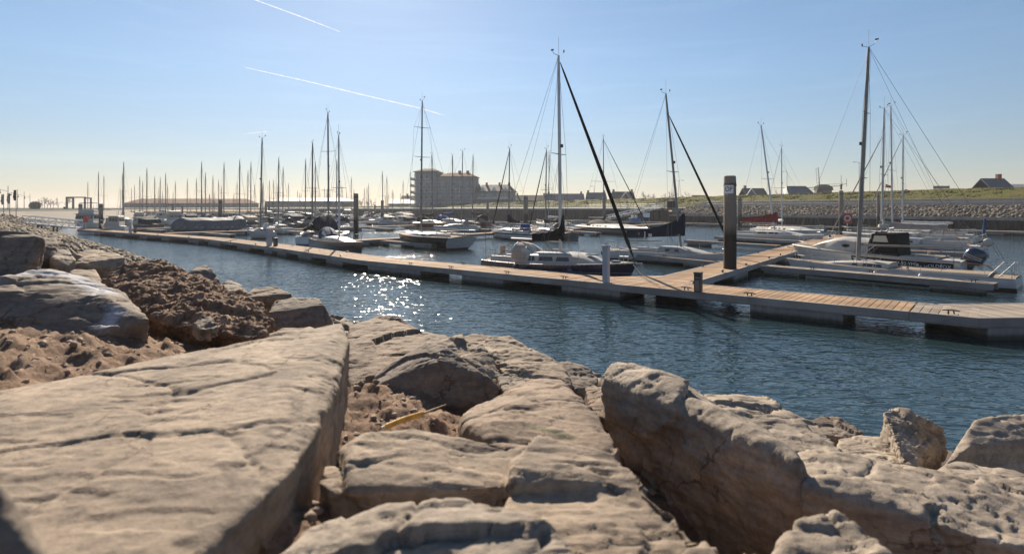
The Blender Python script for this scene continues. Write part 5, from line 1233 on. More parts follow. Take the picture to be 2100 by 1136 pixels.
# ------------------------------------------------------------------ far quay, rubble slope, dike
QP = [Vector((118, 1, 0)), Vector((67, 81, 0)), Vector((19.4, 155, 0)), Vector((-46, 221, 0)), Vector((-120, 292, 0)), Vector((-215, 330, 0)), Vector((-330, 300, 0))]
ql = [0]
for a, b in zip(QP[:-1], QP[1:]): ql.append(ql[-1] + (b - a).length)
def Q(s, off=0.0):
    s = min(max(s, 0), ql[-1] - .01)
    for i in range(len(QP) - 1):
        if s <= ql[i + 1]:
            a, b = QP[i], QP[i + 1]; k = (s - ql[i]) / (ql[i + 1] - ql[i]); p = a.lerp(b, k)
            def dr(j): j = min(max(j, 0), len(QP) - 2); return (QP[j + 1] - QP[j]).normalized()
            d = (dr(i) * (1 - abs(k - .5)) + (dr(i - 1) if k < .5 else dr(i + 1)) * abs(k - .5)).normalized()
            return p + Vector((d.y, -d.x, 0)) * off          # off > 0: landwards
SW = 118 + 1 + (Vector((19.4, 155, 0)) - Vector((67, 81, 0))).length * .55 - 24       # rubble slope ends here, high sheet piling begins
def sweep(name, mat, s0, s1, ds, prof, kind='structure', smooth=True, nz=0.0, nsc=.5, lab=None, cat=None):
    """surface that follows the quay; prof(s) lists (landward offset, height)"""
    S = np.arange(s0, s1, ds); V = []; 
    for s in S:
        for o_, h in prof(s): p = Q(s, o_); V.append((p.x, p.y, h))
    V = np.array(V); k = len(prof(S[0]))
    if nz: V[:, 2] += fbm(V * nsc, 4, 31) * nz
    idx = np.arange(len(S) * k).reshape(len(S), k); F = np.stack([idx[:-1, :-1], idx[:-1, 1:], idx[1:, 1:], idx[1:, :-1]], -1).reshape(-1, 4)
    o = link(name, np_mesh(name, V, F, mat, smooth)); return tag(o, lab, cat, None, kind)
CONC = simple('quay_concrete', (.28, .265, .245), .85, var=.2, vscale=.6, bump=.3, bscale=3)
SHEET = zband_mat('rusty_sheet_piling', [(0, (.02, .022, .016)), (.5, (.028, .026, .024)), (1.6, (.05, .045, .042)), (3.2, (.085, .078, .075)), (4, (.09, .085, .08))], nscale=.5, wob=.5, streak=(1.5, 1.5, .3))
def corr(name, s0, s1, h, label):
    mb = MB(); t = thing(name, label, 'quay wall', Q((s0 + s1) / 2), 0); base = t.location.copy(); ring = []
    s = s0
    pat = [(0, 0), (.32, 0), (.42, .28), (.74, .28), (.84, 0)]
    while s < s1:
        for ds, o_ in pat: p = Q(s + ds, o_) - base; ring.append((p.x, p.y))
        s += .84
    mb.loft([[Vector((x, y, -3)) for x, y in ring], [Vector((x, y, h - .02)) for x, y in ring]], closed=False, caps=False); mb.build('sheet_piling', SHEET, t)
    mb = MB(); n = int((s1 - s0) / 4); rg = []
    for i in range(n + 1):
        s = s0 + (s1 - s0) * i / n; a, b = Q(s, -.14) - base, Q(s, .75) - base
        rg.append([Vector((a.x, a.y, h - .28)), Vector((b.x, b.y, h - .28)), Vector((b.x, b.y, h + .12)), Vector((a.x, a.y, h + .12))])
    mb.loft(rg); mb.build('capping_beam', CONC, t)
    return t
SX = 154.0
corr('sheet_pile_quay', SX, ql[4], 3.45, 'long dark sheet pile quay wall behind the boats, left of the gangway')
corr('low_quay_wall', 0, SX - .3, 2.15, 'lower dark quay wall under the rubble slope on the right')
mb = MB(); a, b = Q(SX - .4, .8), Q(SX - .4, 8); c = (a + b) / 2; t = thing('retaining_wall', 'short concrete cross wall between sheet piling and rubble slope', 'wall', c, math.atan2(b.y - a.y, b.x - a.x)); mb.box((0, 0, 1.7), (7, .35, 3.9)); mb.build('wall', CONC, t)
RUBBLE = rock_mat('rubble_stone', (.21, .18, .15), (.095, .08, .068), (.065, .055, .043))
sweep('rubble_bed', RUBBLE, 0, SX - .5, 1.0, lambda s: [(.7, 2.2), (2.5, 2.75), (4.5, 3.4), (6.2, 3.95)], nz=.3, nsc=.9)
spots = []; rr = np.random.RandomState(4)
for i in range(7500):
    s = SX * rr.uniform(0.12, 1) ** .8; o_ = rr.uniform(.8, 6.0); p = Q(min(s, SX - .8), o_)
    spots.append((p.x, p.y, 2.25 + (o_ - .7) * .31 + rr.uniform(-.05, .1), rr.uniform(.13, .3)))
scatter_stones('rubble_stones', RUBBLE, spots, 8, 6, 1)
ASPH = simple('dike_asphalt', (.045, .048, .056), .95, spec=.06, var=.25, vscale=.4, bump=.3, bscale=6)
def crest(s): return float(np.interp(s, [0, 60, 120, 190, 240, 300, 380, 480], [7.2, 7.1, 6.9, 6.3, 5.6, 4.6, 4.2, 3.8]))
sweep('concrete_kerb', CONC, 0, SX - .3, 2.0, lambda s: [(6.1, 3.9), (6.1, 4.1), (6.5, 4.1), (6.5, 3.95)])
sweep('asphalt_revetment', ASPH, 0, SX + .5, 2.0, lambda s: [(6.45, 4.02), (8, 4.12), (12.3, 5.05)], nz=.06)
sweep('quay_apron', CONC, SX, ql[-1], 3.0, lambda s: [(.7, 3.54), (6.2, 3.7), (9, 3.8)])
sweep('quay_road', ASPH, SX, ql[-1], 3.0, lambda s: [(8.9, 3.78), (13.5, 3.95)])
def grass_mat():
    m, n, l, b = nodes('dike_grass'); c = n.new('ShaderNodeTexCoord').outputs['Object']
    a = noise(n, l, mapping(n, l, c, (1, 1, 2.5)), .25, 8, .65, .5); f = noise(n, l, c, 3.2, 8, .7)
    r = ramp(n, [(.3, (.055, .064, .008)), (.5, (.105, .103, .014)), (.7, (.16, .138, .03))]); l.new(a.outputs[0], r.inputs[0])
    r2 = ramp(n, [(.3, (.45, .45, .42)), (.7, (1.4, 1.4, 1.3))]); l.new(f.outputs[0], r2.inputs[0])
    l.new(mixc(n, l, .9, r.outputs[0], r2.outputs[0], 'MULTIPLY'), b.inputs['Base Color']); b.inputs['Roughness'].default_value = .9; b.inputs['Specular IOR Level'].default_value = .15
    bp = n.new('ShaderNodeBump'); bp.inputs['Strength'].default_value = 1; bp.inputs['Distance'].default_value = .35; l.new(f.outputs[0], bp.inputs['Height']); l.new(bp.outputs[0], b.inputs['Normal'])
    return m
GRASS = grass_mat()
sweep('grass_dike', GRASS, 0, ql[-1], .8, lambda s: [(12.2, 4.9 if s < SX else 3.85)] + [(12.2 + 11 * k / 14, (4.9 if s < SX else 3.9) + (crest(s) - (4.9 if s < SX else 3.9)) * (k / 14) ** .85) for k in range(1, 15)] + [(24.5, crest(s) + .12), (27, crest(s)), (36, max(3.2, crest(s) - 3)), (60, 3.0)], nz=.28, nsc=.55)
# grass tufts along the slope and crest
spots = []
V, F = [], []
for i in range(26000):
    s = 30 + 330 * rr.uniform(0, 1) ** .9; o_ = 12.6 + 12.5 * rr.uniform(0, 1) ** .7; p = Q(s, o_); k = (o_ - 12.2) / 11; b0 = 4.9 if s < SX else 3.9
    z = b0 + (crest(s) - b0) * min(1, max(0, k)) ** .85; a = rr.uniform(0, 3.14); hh = rr.uniform(.05, .17); w = rr.uniform(.1, .25); dx, dy = w * math.cos(a), w * math.sin(a); n0 = len(V)
    V += [(p.x - dx, p.y - dy, z - .1), (p.x + dx, p.y + dy, z - .1), (p.x + rr.uniform(-.15, .15), p.y + rr.uniform(-.15, .15), z + hh)]; F.append((n0, n0 + 1, n0 + 2))
tag(link('grass_tufts', np_mesh('grass_tufts', np.array(V), np.array(F), GRASS, False)), kind='stuff')
# railings on the quay and the revetment
def railing(name, label, s0, s1, off, h0, step, hh=1.0):
    t = thing(name, label, 'railing', Q(s0, off)); base = t.location.copy(); pm = MB(); pm.cyl((0, 0, 0), (0, 0, hh), .035, n=5); me = pm.mesh('post'); me.materials.append(STEEL); s = s0; pts = []
    while s < s1:
        p = Q(s, off) - base; h = h0(s) if callable(h0) else h0; pts.append(Vector((p.x, p.y, h))); o = link('post', me, t); o.location = pts[-1]; s += step
    for q_ in (hh, hh * .5):
        mb = MB(); mb.tube([p + Vector((0, 0, q_)) for p in pts], .028, 4); mb.build('rail', STEEL, t)
    return t
railing('railing', 'thin grey railing along the asphalt above the rubble slope', 20, SX - 2, 6.8, 4.05, 3.0)
railing('railing', 'pale railing on the quay road left of the gangway', SX + 4, 300, .5, 3.55, 3.0)

# floating walkway along the wall, and the sloping gangway
A, B = G(1175, 454.5, HD), G(1372, 455.8, HD)
wp = [Q(s, -6.5) for s in (40, 70, 100, 130, 160, 185)]
for i, nm in enumerate(('nearest piece of the floating walkway along the low quay wall', 'second piece of the floating walkway along the low quay wall', 'third piece of the floating walkway along the low quay wall', 'piece of the floating walkway under the gangway', 'last piece of the floating walkway, left of the gangway')):
    L = (wp[i + 1] - wp[i]).length; pontoon(nm, wp[i], wp[i] + (wp[i + 1] - wp[i]) * (1 - .1 / L), 2.0, side=-1, floats=[(x, x + 3) for x in np.arange(1, L - 3, 7)], board=PLANK_GREY)
RAILM = simple('dull_pale_aluminium', (.66, .66, .66), .55)
def gangway(label, top, bot, w=1.5, hr=1.1, n=10, deck=STEEL):
    t = thing('gangway', label, 'gangway', (top.x, top.y, 0)); b = Vector((bot.x - top.x, bot.y - top.y, bot.z)); a = Vector((0, 0, top.z)); d = (b - a); sd = Vector((-d.y, d.x, 0)).normalized() * w / 2
    mb = MB(); mb.add([a + sd, a - sd, b - sd, b + sd] + [p - Vector((0, 0, .12)) for p in (a + sd, a - sd, b - sd, b + sd)], [(0, 1, 2, 3), (7, 6, 5, 4), (0, 4, 5, 1), (1, 5, 6, 2), (2, 6, 7, 3), (3, 7, 4, 0)]); mb.build('walkway', deck, t)
    up = Vector((0, 0, hr))
    for s in (sd, -sd):
        mb = MB(); mb.tube([a + s + up, b + s + up], .07, 5); mb.build('handrail', RAILM, t); mb = MB(); mb.tube([a + s + up * .5, b + s + up * .5], .035, 4); mb.build('mid_rail', STEEL, t)
        mb = MB(); mb.tube([a + s, b + s], .08, 5); mb.build('side_beam', RAILM, t)
        mb = MB()
        for k in range(n + 1):
            p = a.lerp(b, k / n) + s; mb.cyl(p, p + up, .04, n=4)
            if k < n: mb.cyl(p + (up if k % 2 else Vector()), a.lerp(b, (k + 1) / n) + s + (Vector() if k % 2 else up), .032, n=4)
        tag(mb.build('lattice', RAILM, t), kind='stuff')
    return t
gt, gb = Q(155, -.6), Q(169, -5.2); gt.z = 3.7; gb.z = .75
gangway('white lattice gangway sloping down from the quay to the floating walkway', gt, gb)
t = thing('gangway_landing', 'dark landing platform with a gate at the top of the white gangway', 'platform', Q(153.8, .5), 0)
mb = MB(); mb.box((0, 0, 3.62), (2.6, 2.6, .16)); mb.build('floor', CONC, t); d0 = Q(133, 0) - Q(131, 0)
for i, (x, y) in enumerate(((-1.1, -1.1), (1.1, -1.1), (1.1, 1.1), (-1.1, 1.1))):
    mb = MB(); mb.cyl((x, y, 1.2), (x, y, 5.6), .09, n=6); mb.build('post', DARKSTEEL, t)
mb = MB(); mb.box((0, -1.15, 4.4), (2.1, .05, 1.5)); mb.build('gate', C_NAVY, t)
mb = MB(); mb.box((0, 0, 5.62), (2.5, 2.5, .08)); mb.cyl((.6, .4, 5.6), (.6, .4, 7.6), .06, n=6); mb.build('frame', DARKSTEEL, t)
p = Q(159.4, -5.6); t = thing('workboat', 'small blue workboat with white gear below the foot of the rubble slope', 'boat', (p.x, p.y, HD + .05), 2.2); H = Hull(3.2, 1.4, .75, .7, .9, .3, 0, 0, 2.2); H.build(simple('blue_boat_paint', (.02, .16, .42), .4), t, 10)
for x in (-.6, .5): mb = MB(); mb.loft([[Vector((x + q * math.cos(a), q * math.sin(a), z)) for a in [6.283 * j / 8 for j in range(8)]] for q, z in ((.2, .7), (.32, .95), (.3, 1.25), (.1, 1.4))]); mb.build('white_bag', C_WHITE, t, smooth=60)
p = Q(155, -6.2); t = thing('notice_board', 'white notice board on two legs on the floating walkway right of the gangway', 'sign', (p.x, p.y, HD), math.atan2(-p.y, -p.x) + 1.57); mb = MB(); mb.box((0, 0, 1.5), (1.5, .06, 1.0)); mb.build('board', SIGN_WHITE, t)
for x in (-.6, .6): mb = MB(); mb.cyl((x, 0.05, 0), (x, 0.05, 1.9), .04, n=5); mb.build('leg', STEEL, t)
p = D(1738, 447, 78); t = thing('lifebuoy_board', 'red lifebuoy board on a pole before the low quay wall on the right', 'lifebuoy', (p.x, p.y, 0), -math.atan2(p.x, p.y))
mb = MB(); mb.prism([(-.55, 1.55), (.55, 1.55), (.55, 2.9), (-.55, 2.9)], 'y', -.03, .03); mb.build('board', REDP, t); mb = MB(); mb.tube([(.33 * math.cos(a), -.08, 2.2 + .33 * math.sin(a)) for a in [6.2832 * j / 14 for j in range(15)]], .09, 6); mb.build('lifebuoy', C_WHITE, t, smooth=60); mb = MB(); mb.cyl((0, .06, -1), (0, .06, 2.8), .05, n=6); mb.build('pole', STEEL, t)

# ------------------------------------------------------------------ land behind, at the far left
mb = MB(); mb.add([(-890, 285, 3.2), (-215, 338, 3.35), (-118, 300, 3.4), (-44, 232, 3.3), (30, 170, 3.3), (90, 110, 3.0), (150, 40, 3.0), (890, 40, 3), (1400, 1400, 3), (-1400, 1400, 3), (-1400, 285, 3)], [tuple(range(11))])
tag(mb.build('far_land', GRASS), kind='structure')
BANK_ME.materials[1] = rock_mat('gravel_bank_ground', (.17, .14, .105), (.08, .065, .045), (.06, .06, .02)); BANK_ME.materials[2] = simple('worn_bank_turf', (.05, .052, .036), .95, var=.35, vscale=.3, bump=.4, bscale=6)
# gravel bank stones on the left
spots = []
for i in range(9500):
    tt_ = rr.uniform(0, 1) ** 1.1 * 120 + 17; s = rr.uniform(-.6, 8.5); q_ = float(shore(tt_)) - s; x, y = NX * q_ + TX * tt_, NY * q_ + TY * tt_
    if tt_ < 24 and s > 3.0: continue
    spots.append((x, y, float(bank_h(np.array(s))) + rr.uniform(-.08, .1), rr.uniform(.10, .26) * (.8 + tt_ / 150)))
scatter_stones('gravel_bank_stones', rock_mat('bank_rubble', (.23, .19, .145), (.095, .075, .055), (.075, .072, .025)), spots, 31, 8, 1)
# rocks hidden from the road side, lying on the slope down to the water
fill = []
for i in range(1600):
    tt_ = rr.uniform(-13, 24); s = rr.uniform(-.8, 3.2); q_ = float(shore(tt_)) - s; x, y = NX * q_ + TX * tt_, NY * q_ + TY * tt_
    fill.append((x, y, float(bank_h(np.array(s))) - .1 + rr.uniform(-.1, .05), rr.uniform(.08, .3)))
scatter_stones('shore_stones', ROCK_GREY, fill, 61, 8, 2)

BRICK = simple('grey_brown_brick', (.27, .275, .29), .85, var=.15, vscale=2)
BRICKD = simple('dark_brick', (.20, .16, .14), .85, var=.2, vscale=2)
BRICKR = simple('red_brick', (.22, .085, .055), .85, var=.2, vscale=2)
ROOF = simple('orange_tile_roof', (.25, .165, .11), .95, spec=.1, var=.2, vscale=3)
ROOFD = simple('dark_tile_roof', (.075, .07, .072), .7, var=.2, vscale=3)
ROOFB = simple('blue_grey_tile_roof', (.075, .085, .11), .55, var=.2, vscale=3)
WHITEP = simple('white_woodwork', (.68, .67, .64), .6)
CLAD = simple('grey_cladding', (.20, .205, .215), .7, var=.12, vscale=.4)
def house_frame(name, label, cat, pxa, pxb, d, base, rz_extra=0, group=None):
    """origin at the middle of the front wall, x to the right along it, y away from the camera"""
    a, b = D(pxa, 428, d), D(pxb, 428, d); c = (a + b) / 2; t = thing(name, label, cat, (c.x, c.y, base), rz_extra, group); return t, (b - a).length
def roof_gable(t, w, dp, h0, h1, mat, ov=.4, hip=0, name='roof', y0=0):
    mb = MB(); x0, x1 = -w / 2 - ov, w / 2 + ov; yb, ym, yf = y0 + dp + ov, y0 + dp / 2, y0 - ov; th = .22; k = hip
    for dz, fl in ((0, 1), (-th, -1)):
        pass
    P = [(x0, yf, h0), (x1, yf, h0), (x1, yb, h0), (x0, yb, h0), (x0 + k, ym, h1), (x1 - k, ym, h1)]
    P2 = [(x, y, z - th) for x, y, z in P]; n = 6
    f = [(0, 1, 5, 4), (2, 3, 4, 5), (1, 2, 5), (3, 0, 4)]
    mb.add(P + P2, f + [tuple(i + n for i in reversed(q)) for q in f] + [(0, 6, 7, 1), (1, 7, 8, 2), (2, 8, 9, 3), (3, 9, 6, 0)]); return mb.build(name, mat, t)
def windows(t, parent, xs, zs, w, h, y, frame=WHITEP, glass=GLASS):
    mb = MB(); mb.box((0, 0, 0), (w, .14, h)); me = mb.mesh('window'); me.materials.append(frame); mg = MB(); mg.box((0, -.05, 0), (w - .22, .06, h - .22)); me2 = mg.mesh('pane'); me2.materials.append(glass)
    for z in zs:
        for x in xs:
            o = link('window', me, parent); o.location = (x, y, z); p = link('pane', me2, o); p.location = (0, -.02, 0)
# apartment block
BZ = 3.9
t, w = house_frame('apartment_block', 'tall grey brick apartment block with balconies and hipped orange roof across the harbour', 'building', 850, 972, 238, BZ, R(-6))
w1 = w * .36; x1 = -w / 2 + w1
mb = MB(); mb.box((x1 - w1 / 2, 6, 7.4), (w1, 12, 14.8)); wl_ = mb.build('left_wing', BRICK, t)
mb = MB(); mb.box((x1 + (w - w1) / 2 + .01, 6.6, 6.4), (w - w1, 12, 12.8)); wr = mb.build('main_block', BRICK, t)
r1 = roof_gable(t, w1, 12, 14.75, 16.3, ROOF, .7, 3.0, y0=0); r1.location.x = x1 - w1 / 2
r2 = roof_gable(t, w - w1 - .8, 12, 12.75, 14.5, ROOF, .5, 3.5, y0=.6); r2.location.x = x1 + (w - w1) / 2 + .4
for k, xx in enumerate((w * .02, w * .16)): mb = MB(); mb.box((xx, 6, 14.6), (1.1, 1.0, 1.5)); mb.build('chimney', BRICKD, r2)
for k in range(5):
    z = 1.4 + k * 2.75
    windows(t, wl_, [-w / 2 + w1 * f for f in (.30, .55, .8)], [z + .1], 1.5, 1.6, -.03)
    if k < 4: windows(t, wr, [x1 + (w - w1) * f for f in (.10, .18, .42, .48, .58, .64, .84, .92)], [z + .1], .95, 1.45, .57)
    mb = MB(); mb.box((-w / 2 - .9, 3.2, z - 1.0), (2.4, 7, .22)); b = mb.build('balcony', CONC, t)
    mb = MB(); mb.box((-w / 2 - 2.05, 3.2, z - .45), (.06, 7, .95)); mb.build('balustrade', STEEL, b)
for y in (0, 6.4): mb = MB(); mb.cyl((-w / 2 - 2.0, y, 0), (-w / 2 - 2.0, y, 14.6), .14, n=6); mb.build('balcony_post', STEEL, t)
mb = MB(); mb.box((-w / 2 + w1 * .7, -.5, 14.9), (w1 * .9, 1.4, .25)); mb.build('canopy', WHITEP, t)
# lower wing to its right
t, w = house_frame('apartment_wing', 'lower grey brick wing with a dark roof attached right of the apartment block', 'building', 974, 1052, 240, BZ, R(-6))
mb = MB(); mb.box((0, 6, 3.4), (w, 11, 6.8)); b = mb.build('wall', BRICK, t)
r_ = roof_gable(t, w, 11, 6.75, 9.6, ROOFD, .5, 2.5, y0=.5)
for f in (-.25, .1, .36): mb = MB(); mb.box((w * f, 6, 9.8), (.8, .8, 1.5)); mb.build('chimney', BRICKD, r_)
windows(t, b, [w * (k / 8 - .5 + .0625) for k in range(8)], [1.5, 4.6], 1.1, 1.5, .47)
for f in (-.3, 0, .3): mb = MB(); mb.prism([(w * f - 1.4, 6.6), (w * f + 1.4, 6.6), (w * f, 8.6)], 'y', .2, 3); o = mb.build('dormer', WHITEP, t)
mb = MB(); mb.box((0, -.3, 3.3), (w * .92, 1.4, .2)); b2 = mb.build('balcony', CONC, t); mb = MB(); mb.box((0, -.97, 3.85), (w * .92, .06, .95)); mb.build('balustrade', STEEL, b2)
mb = MB(); mb.prism([(-w / 2 - 2.2, 0), (-w / 2 + .3, 0), (-w / 2 + .3, 9.2), (-w / 2 - .9, 11.4), (-w / 2 - 2.2, 10.2)], 'y', 2, 12.5); mb.build('gable', BRICKD, t)
# long houses right of it
def row_house(label, pxa, pxb, d, base, hw, hr, wall=BRICKD, roof=ROOFD, dp=9, chim=(-.45, .45), hip=0, gable=None, nm='house', rz=0, ny=(1.4,), nx=5):
    t, w = house_frame(nm, label, 'house', pxa, pxb, d, base, rz); mb = MB(); mb.box((0, dp / 2, hw / 2), (w, dp, hw)); b = mb.build('wall', wall, t)
    mb = MB()
    for x in (-w / 2 + .05, w / 2 - .05): mb.prism([(0, hw), (dp, hw), (dp / 2, hr - .15)], 'x', x - .1, x + .1)
    if not hip: mb.build('gable', wall, t)
    r = roof_gable(t, w, dp, hw - .05, hr, roof, .3, hip)
    for f in chim: mb = MB(); mb.box((w * f, dp / 2, hr + .2), (.8, .8, 1.5)); mb.build('chimney', wall, r)
    windows(t, b, [w * ((k + .5) / nx - .5) for k in range(nx)], ny, min(1.2, w / nx * .6), 1.3, -.02)
    if gable:
        mb = MB(); g = w * gable
        for sx in (1, -1): mb.add([(g - sx * 2.6, -.45, hw - .2), (g - sx * 2.2, -.45, hw - .2), (g, -.45, hr - .6), (g, -.45, hr - .15), (g - sx * 2.6, -.2, hw - .2), (g - sx * 2.2, -.2, hw - .2), (g, -.2, hr - .6), (g, -.2, hr - .15)], [(0, 1, 2, 3), (7, 6, 5, 4), (0, 4, 5, 1), (2, 6, 7, 3), (0, 3, 7, 4), (1, 5, 6, 2)])
        mb.build('barge_board', WHITEP, t)
    return t, w
row_house('low row of dark roofed houses directly right of the apartment wing', 1058, 1120, 262, 4.2, 3.0, 5.4, nx=9)
row_house('long dark roofed house row behind the navy yacht mast', 1123, 1198, 258, 4.2, 3.2, 6.0, roof=ROOFB, nx=9)
row_house('dark roofed house between two masts, left of the one with a white gable', 1207, 1244, 250, 4.4, 2.8, 6.1, roof=ROOFB, nx=5)
row_house('dark roofed house with a white framed gable left of the gangway', 1260, 1302, 240, 4.4, 2.8, 6.2, roof=ROOFD, gable=.05, nx=5)
row_house('low house with a grey roof behind the dike, right of the lettered pile', 1534, 1576, 205, 4.6, 2.8, 6.2, roof=ROOFD, chim=(-.4,), nx=4, gable=-.35)
row_house('house with a dark hipped roof left of the windmill', 1618, 1674, 195, 4.8, 3.0, 6.4, roof=ROOFB, hip=1.6, chim=(), nx=5)
row_house('tiny roof peeping over the dike between the lettered pile and the gangway', 1428, 1452, 235, 4.2, 2.4, 4.8, chim=(), nx=3)
t, w = row_house('brick house with a steep blue roof at the right end of the dike', 2040, 2084, 128, 5.4, 1.9, 4.9, BRICKR, ROOFB, dp=7, chim=(.3,), nx=3)
row_house('long low house with light ribbed tiles at the right edge behind the dike', 2086, 2160, 132, 5.2, 2.2, 4.0, BRICKR, simple('ribbed_pale_tiles', (.30, .28, .28), .5, var=.3, vscale=9), chim=(), nx=4)
row_house('small barn with a zigzag front left of the apartment block', 797, 850, 262, 3.6, 2.2, 4.2, CLAD, simple('pale_sheet_roof', (.55, .53, .5), .6), chim=(), nx=3)
row_house('dark house with a chimney beside the apartment block, left', 822, 851, 272, 3.6, 3.4, 6.0, roof=ROOFD, chim=(-.15,), nx=3)
# windmill
c = D(1688, 400, 200); t = thing('windmill', 'small dark windmill with a grey cap and bare sails behind the dike', 'windmill', (c.x, c.y, 4.6), R(-8)); t.scale = (1.08,) * 3
mb = MB(); mb.loft([[Vector((q * math.cos(a), q * math.sin(a), z)) for a in [math.pi / 4 * j + .39 for j in range(8)]] for q, z in ((3.2, 0), (2.5, 4.0), (2.4, 4.8))]); mb.build('tower', BRICKD, t)
mb = MB(); mb.loft([[Vector((x, q * math.cos(a), 4.75 + h * max(0, math.sin(a)) ** .8)) for a in [math.pi * j / 8 for j in range(9)]] for x, q, h in ((-2.2, 1.9, 1.4), (-1, 2.2, 2.0), (1.5, 2.2, 1.8), (2.4, 1.7, 1.2))], closed=False); mb.build('cap', simple('mill_cap_thatch', (.085, .08, .085), .95), t, smooth=40)
for z in (1.6, 3.3): windows(t, t, [-.8, .8], [z], .7, .9, -2.75 if z < 2 else -2.45)
hub = Vector((-2.0, -2.6, 5.7)); mb = MB(); mb.cyl(hub + Vector((0, 1.2, 0)), hub, .25, n=8); mb.build('windshaft', DARKSTEEL, t)
for k in range(4):
    a = R(90 * k + 3); d_ = Vector((math.cos(a), 0, math.sin(a))); p_ = Vector((-math.sin(a), 0, math.cos(a))); L_ = 6.2; mb = MB()
    mb.cyl(hub, hub + d_ * L_, .14, .07, 5)
    for j in range(2, 9): q_ = hub + d_ * (L_ * j / 8.5); mb.cyl(q_ - p_ * .05, q_ + p_ * .75, .035, n=4)
    mb.cyl(hub + d_ * (L_ * .2) + p_ * .75, hub + d_ * (L_ * .97) + p_ * .75, .035, n=4); mb.build('sail', simple('mill_sail_wood', (.10, .085, .075), .8) if 'mill_sail_wood' not in bpy.data.materials else bpy.data.materials['mill_sail_wood'], t)
# sheds on the left
def shed(label, pxa, pxb, d, hw, hr, wall, roof, rz=0, hip=0, n=16):
    t, w = house_frame('shed', label, 'shed', pxa, pxb, d, 3.2, rz); dp = 22
    mb = MB(); mb.box((0, dp / 2, hw / 2), (w, dp, hw)); b = mb.build('wall', wall, t)
    roof_gable(t, w, dp, hw - .03, hr, roof, .5, hip)
    for k in range(n):
        mb = MB(); mb.box((w * ((k + .5) / n - .5), -.05, hw * .45), (w / n * .6, .14, hw * .8)); mb.build('door', simple('shed_door', (.13, .135, .145), .7) if 'shed_door' not in bpy.data.materials else bpy.data.materials['shed_door'], t)
    return t
shed('long low shed with a pale tiled roof at the far left of the harbour', 260, 500, 350, 3.6, 6.4, CLAD, ROOF, R(4), 4, 24)
shed('big grey warehouse with a flat dark roof behind the middle masts', 545, 718, 335, 4.6, 6.6, simple('blue_grey_cladding', (.15, .165, .19), .7, var=.15, vscale=.3), simple('grey_sheet_roof', (.14, .14, .145), .6), R(3), 7, 14)
# boat hoist at the far left
c = D(162, 428, 262); t = thing('boat_hoist', 'rust brown portal boat hoist frame at the far left', 'boat hoist', (c.x, c.y, 3.3), R(10)); RUST = simple('rust_brown_steel', (.13, .085, .06), .7)
for x in (-3.6, 3.6):
    for y in (-2.5, 2.5): mb = MB(); mb.box((x, y, 2.4), (.75 if x < 0 else .6, .6, 4.8), top=.9); mb.build('leg', RUST, t)
    mb = MB(); mb.box((x, 0, 4.9), (.6, 5.8, .5)); mb.build('side_beam', RUST, t)
mb = MB(); mb.box((0, -2.5, 5.2), (7.9, .5, .5)); mb.build('cross_beam', RUST, t)
# truss gangway from the bank to the left end of the main pontoon
ga, gb = Vector((-69.5, 83.8, 1.5)), fe[158] + Vector((-.6, 1.2, .15)); gb.z = .8
gangway('grey truss gangway from the gravel bank to the far end of the main pontoon', ga, gb, 1.3, 1.0, 8)
for k in (.25, .55):
    p = ga.lerp(gb, k); t = thing('trestle_pile', ('pair of thin piles under the truss gangway, nearer the bank' if k < .4 else 'pair of thin piles under the truss gangway, nearer the pontoon'), 'pile', (p.x, p.y, 0), .4)
    for y in (-.8, .8): mb = MB(); mb.cyl((0, y, -1.5), (0, y, p.z - .1), .11, n=7); mb.build('pile', WOOD, t)
    mb = MB(); mb.cyl((0, -1, p.z - .2), (0, 1, p.z - .2), .09, n=6); mb.build('cross_beam', WOOD, t)
p = fe[158] + Vector((.5, 1.0, 0)); t = thing('lifebuoy_post', 'red lifebuoy cabinet on a post at the far end of the main pontoon', 'lifebuoy', (p.x, p.y, HD), .5)
mb = MB(); mb.cyl((0, 0, 0), (0, 0, 1.7), .06, n=6); mb.build('post', STEEL, t); mb = MB(); mb.box((0, -.1, 1.35), (.6, .2, .8), top=.9); mb.build('cabinet', REDP, t, bevel=.04)
# lamps and banners on the left bank, lamps behind the dike
LAMPC = simple('lamp_column', (.10, .10, .11), .5, .3)
def lamp(label, px, top, d, base, arm=1, twin=False, bell=False):
    p = D(px, 428, d); hh = CAM_H + (428 - top) / FPX * d - base; t = thing('street_lamp', label, 'street lamp', (p.x, p.y, base), 0, 'street lamps round the harbour')
    mb = MB(); mb.tube([(0, 0, -.3), (0, 0, hh * .5), (0, 0, hh)], [.1, .075, .05], 7); mb.build('column', LAMPC, t)
    for sg in ((1, -1) if twin else (arm,)):
        z = hh * (.78 if bell else 1); a = 1.9 if bell else 1.3
        mb = MB(); mb.tube([(0, 0, z - .1), (sg * a * .5, 0, z + .18), (sg * a, 0, z + (.35 if bell else .15))], .045, 5); mb.build('arm', LAMPC, t)
        mb = MB()
        if bell: mb.cyl((sg * a, 0, z + .33), (sg * a, 0, z - .1), .06, n=5); mb.cyl((sg * a, 0, z - .1), (sg * a, 0, z - .5), .1, .42, 9)
        else: mb.box((sg * (a + .2), 0, z + .16), (.75, .25, .12))
        mb.build('lamp_head', LAMPC, t)
lamp('curved arm street lamp with bell shade, leftmost on the far bank', 16.5, 381, 141, 3.0, -1, bell=True)
lamp('curved arm street lamp with bell shade, second on the far bank, behind the banners', 36, 388, 172, 3.0, -1, bell=True)
lamp('curved arm street lamp with bell shade, third on the far bank', 49.5, 393, 190, 3.0, -1, bell=True)
lamp('curved arm street lamp with bell shade, right of the others and before the round bush', 61.5, 397, 212, 3.0, -1, bell=True)
lamp('twin armed street lamp behind the dike right of the gangway', 1392, 371, 210, 4.2, twin=True)
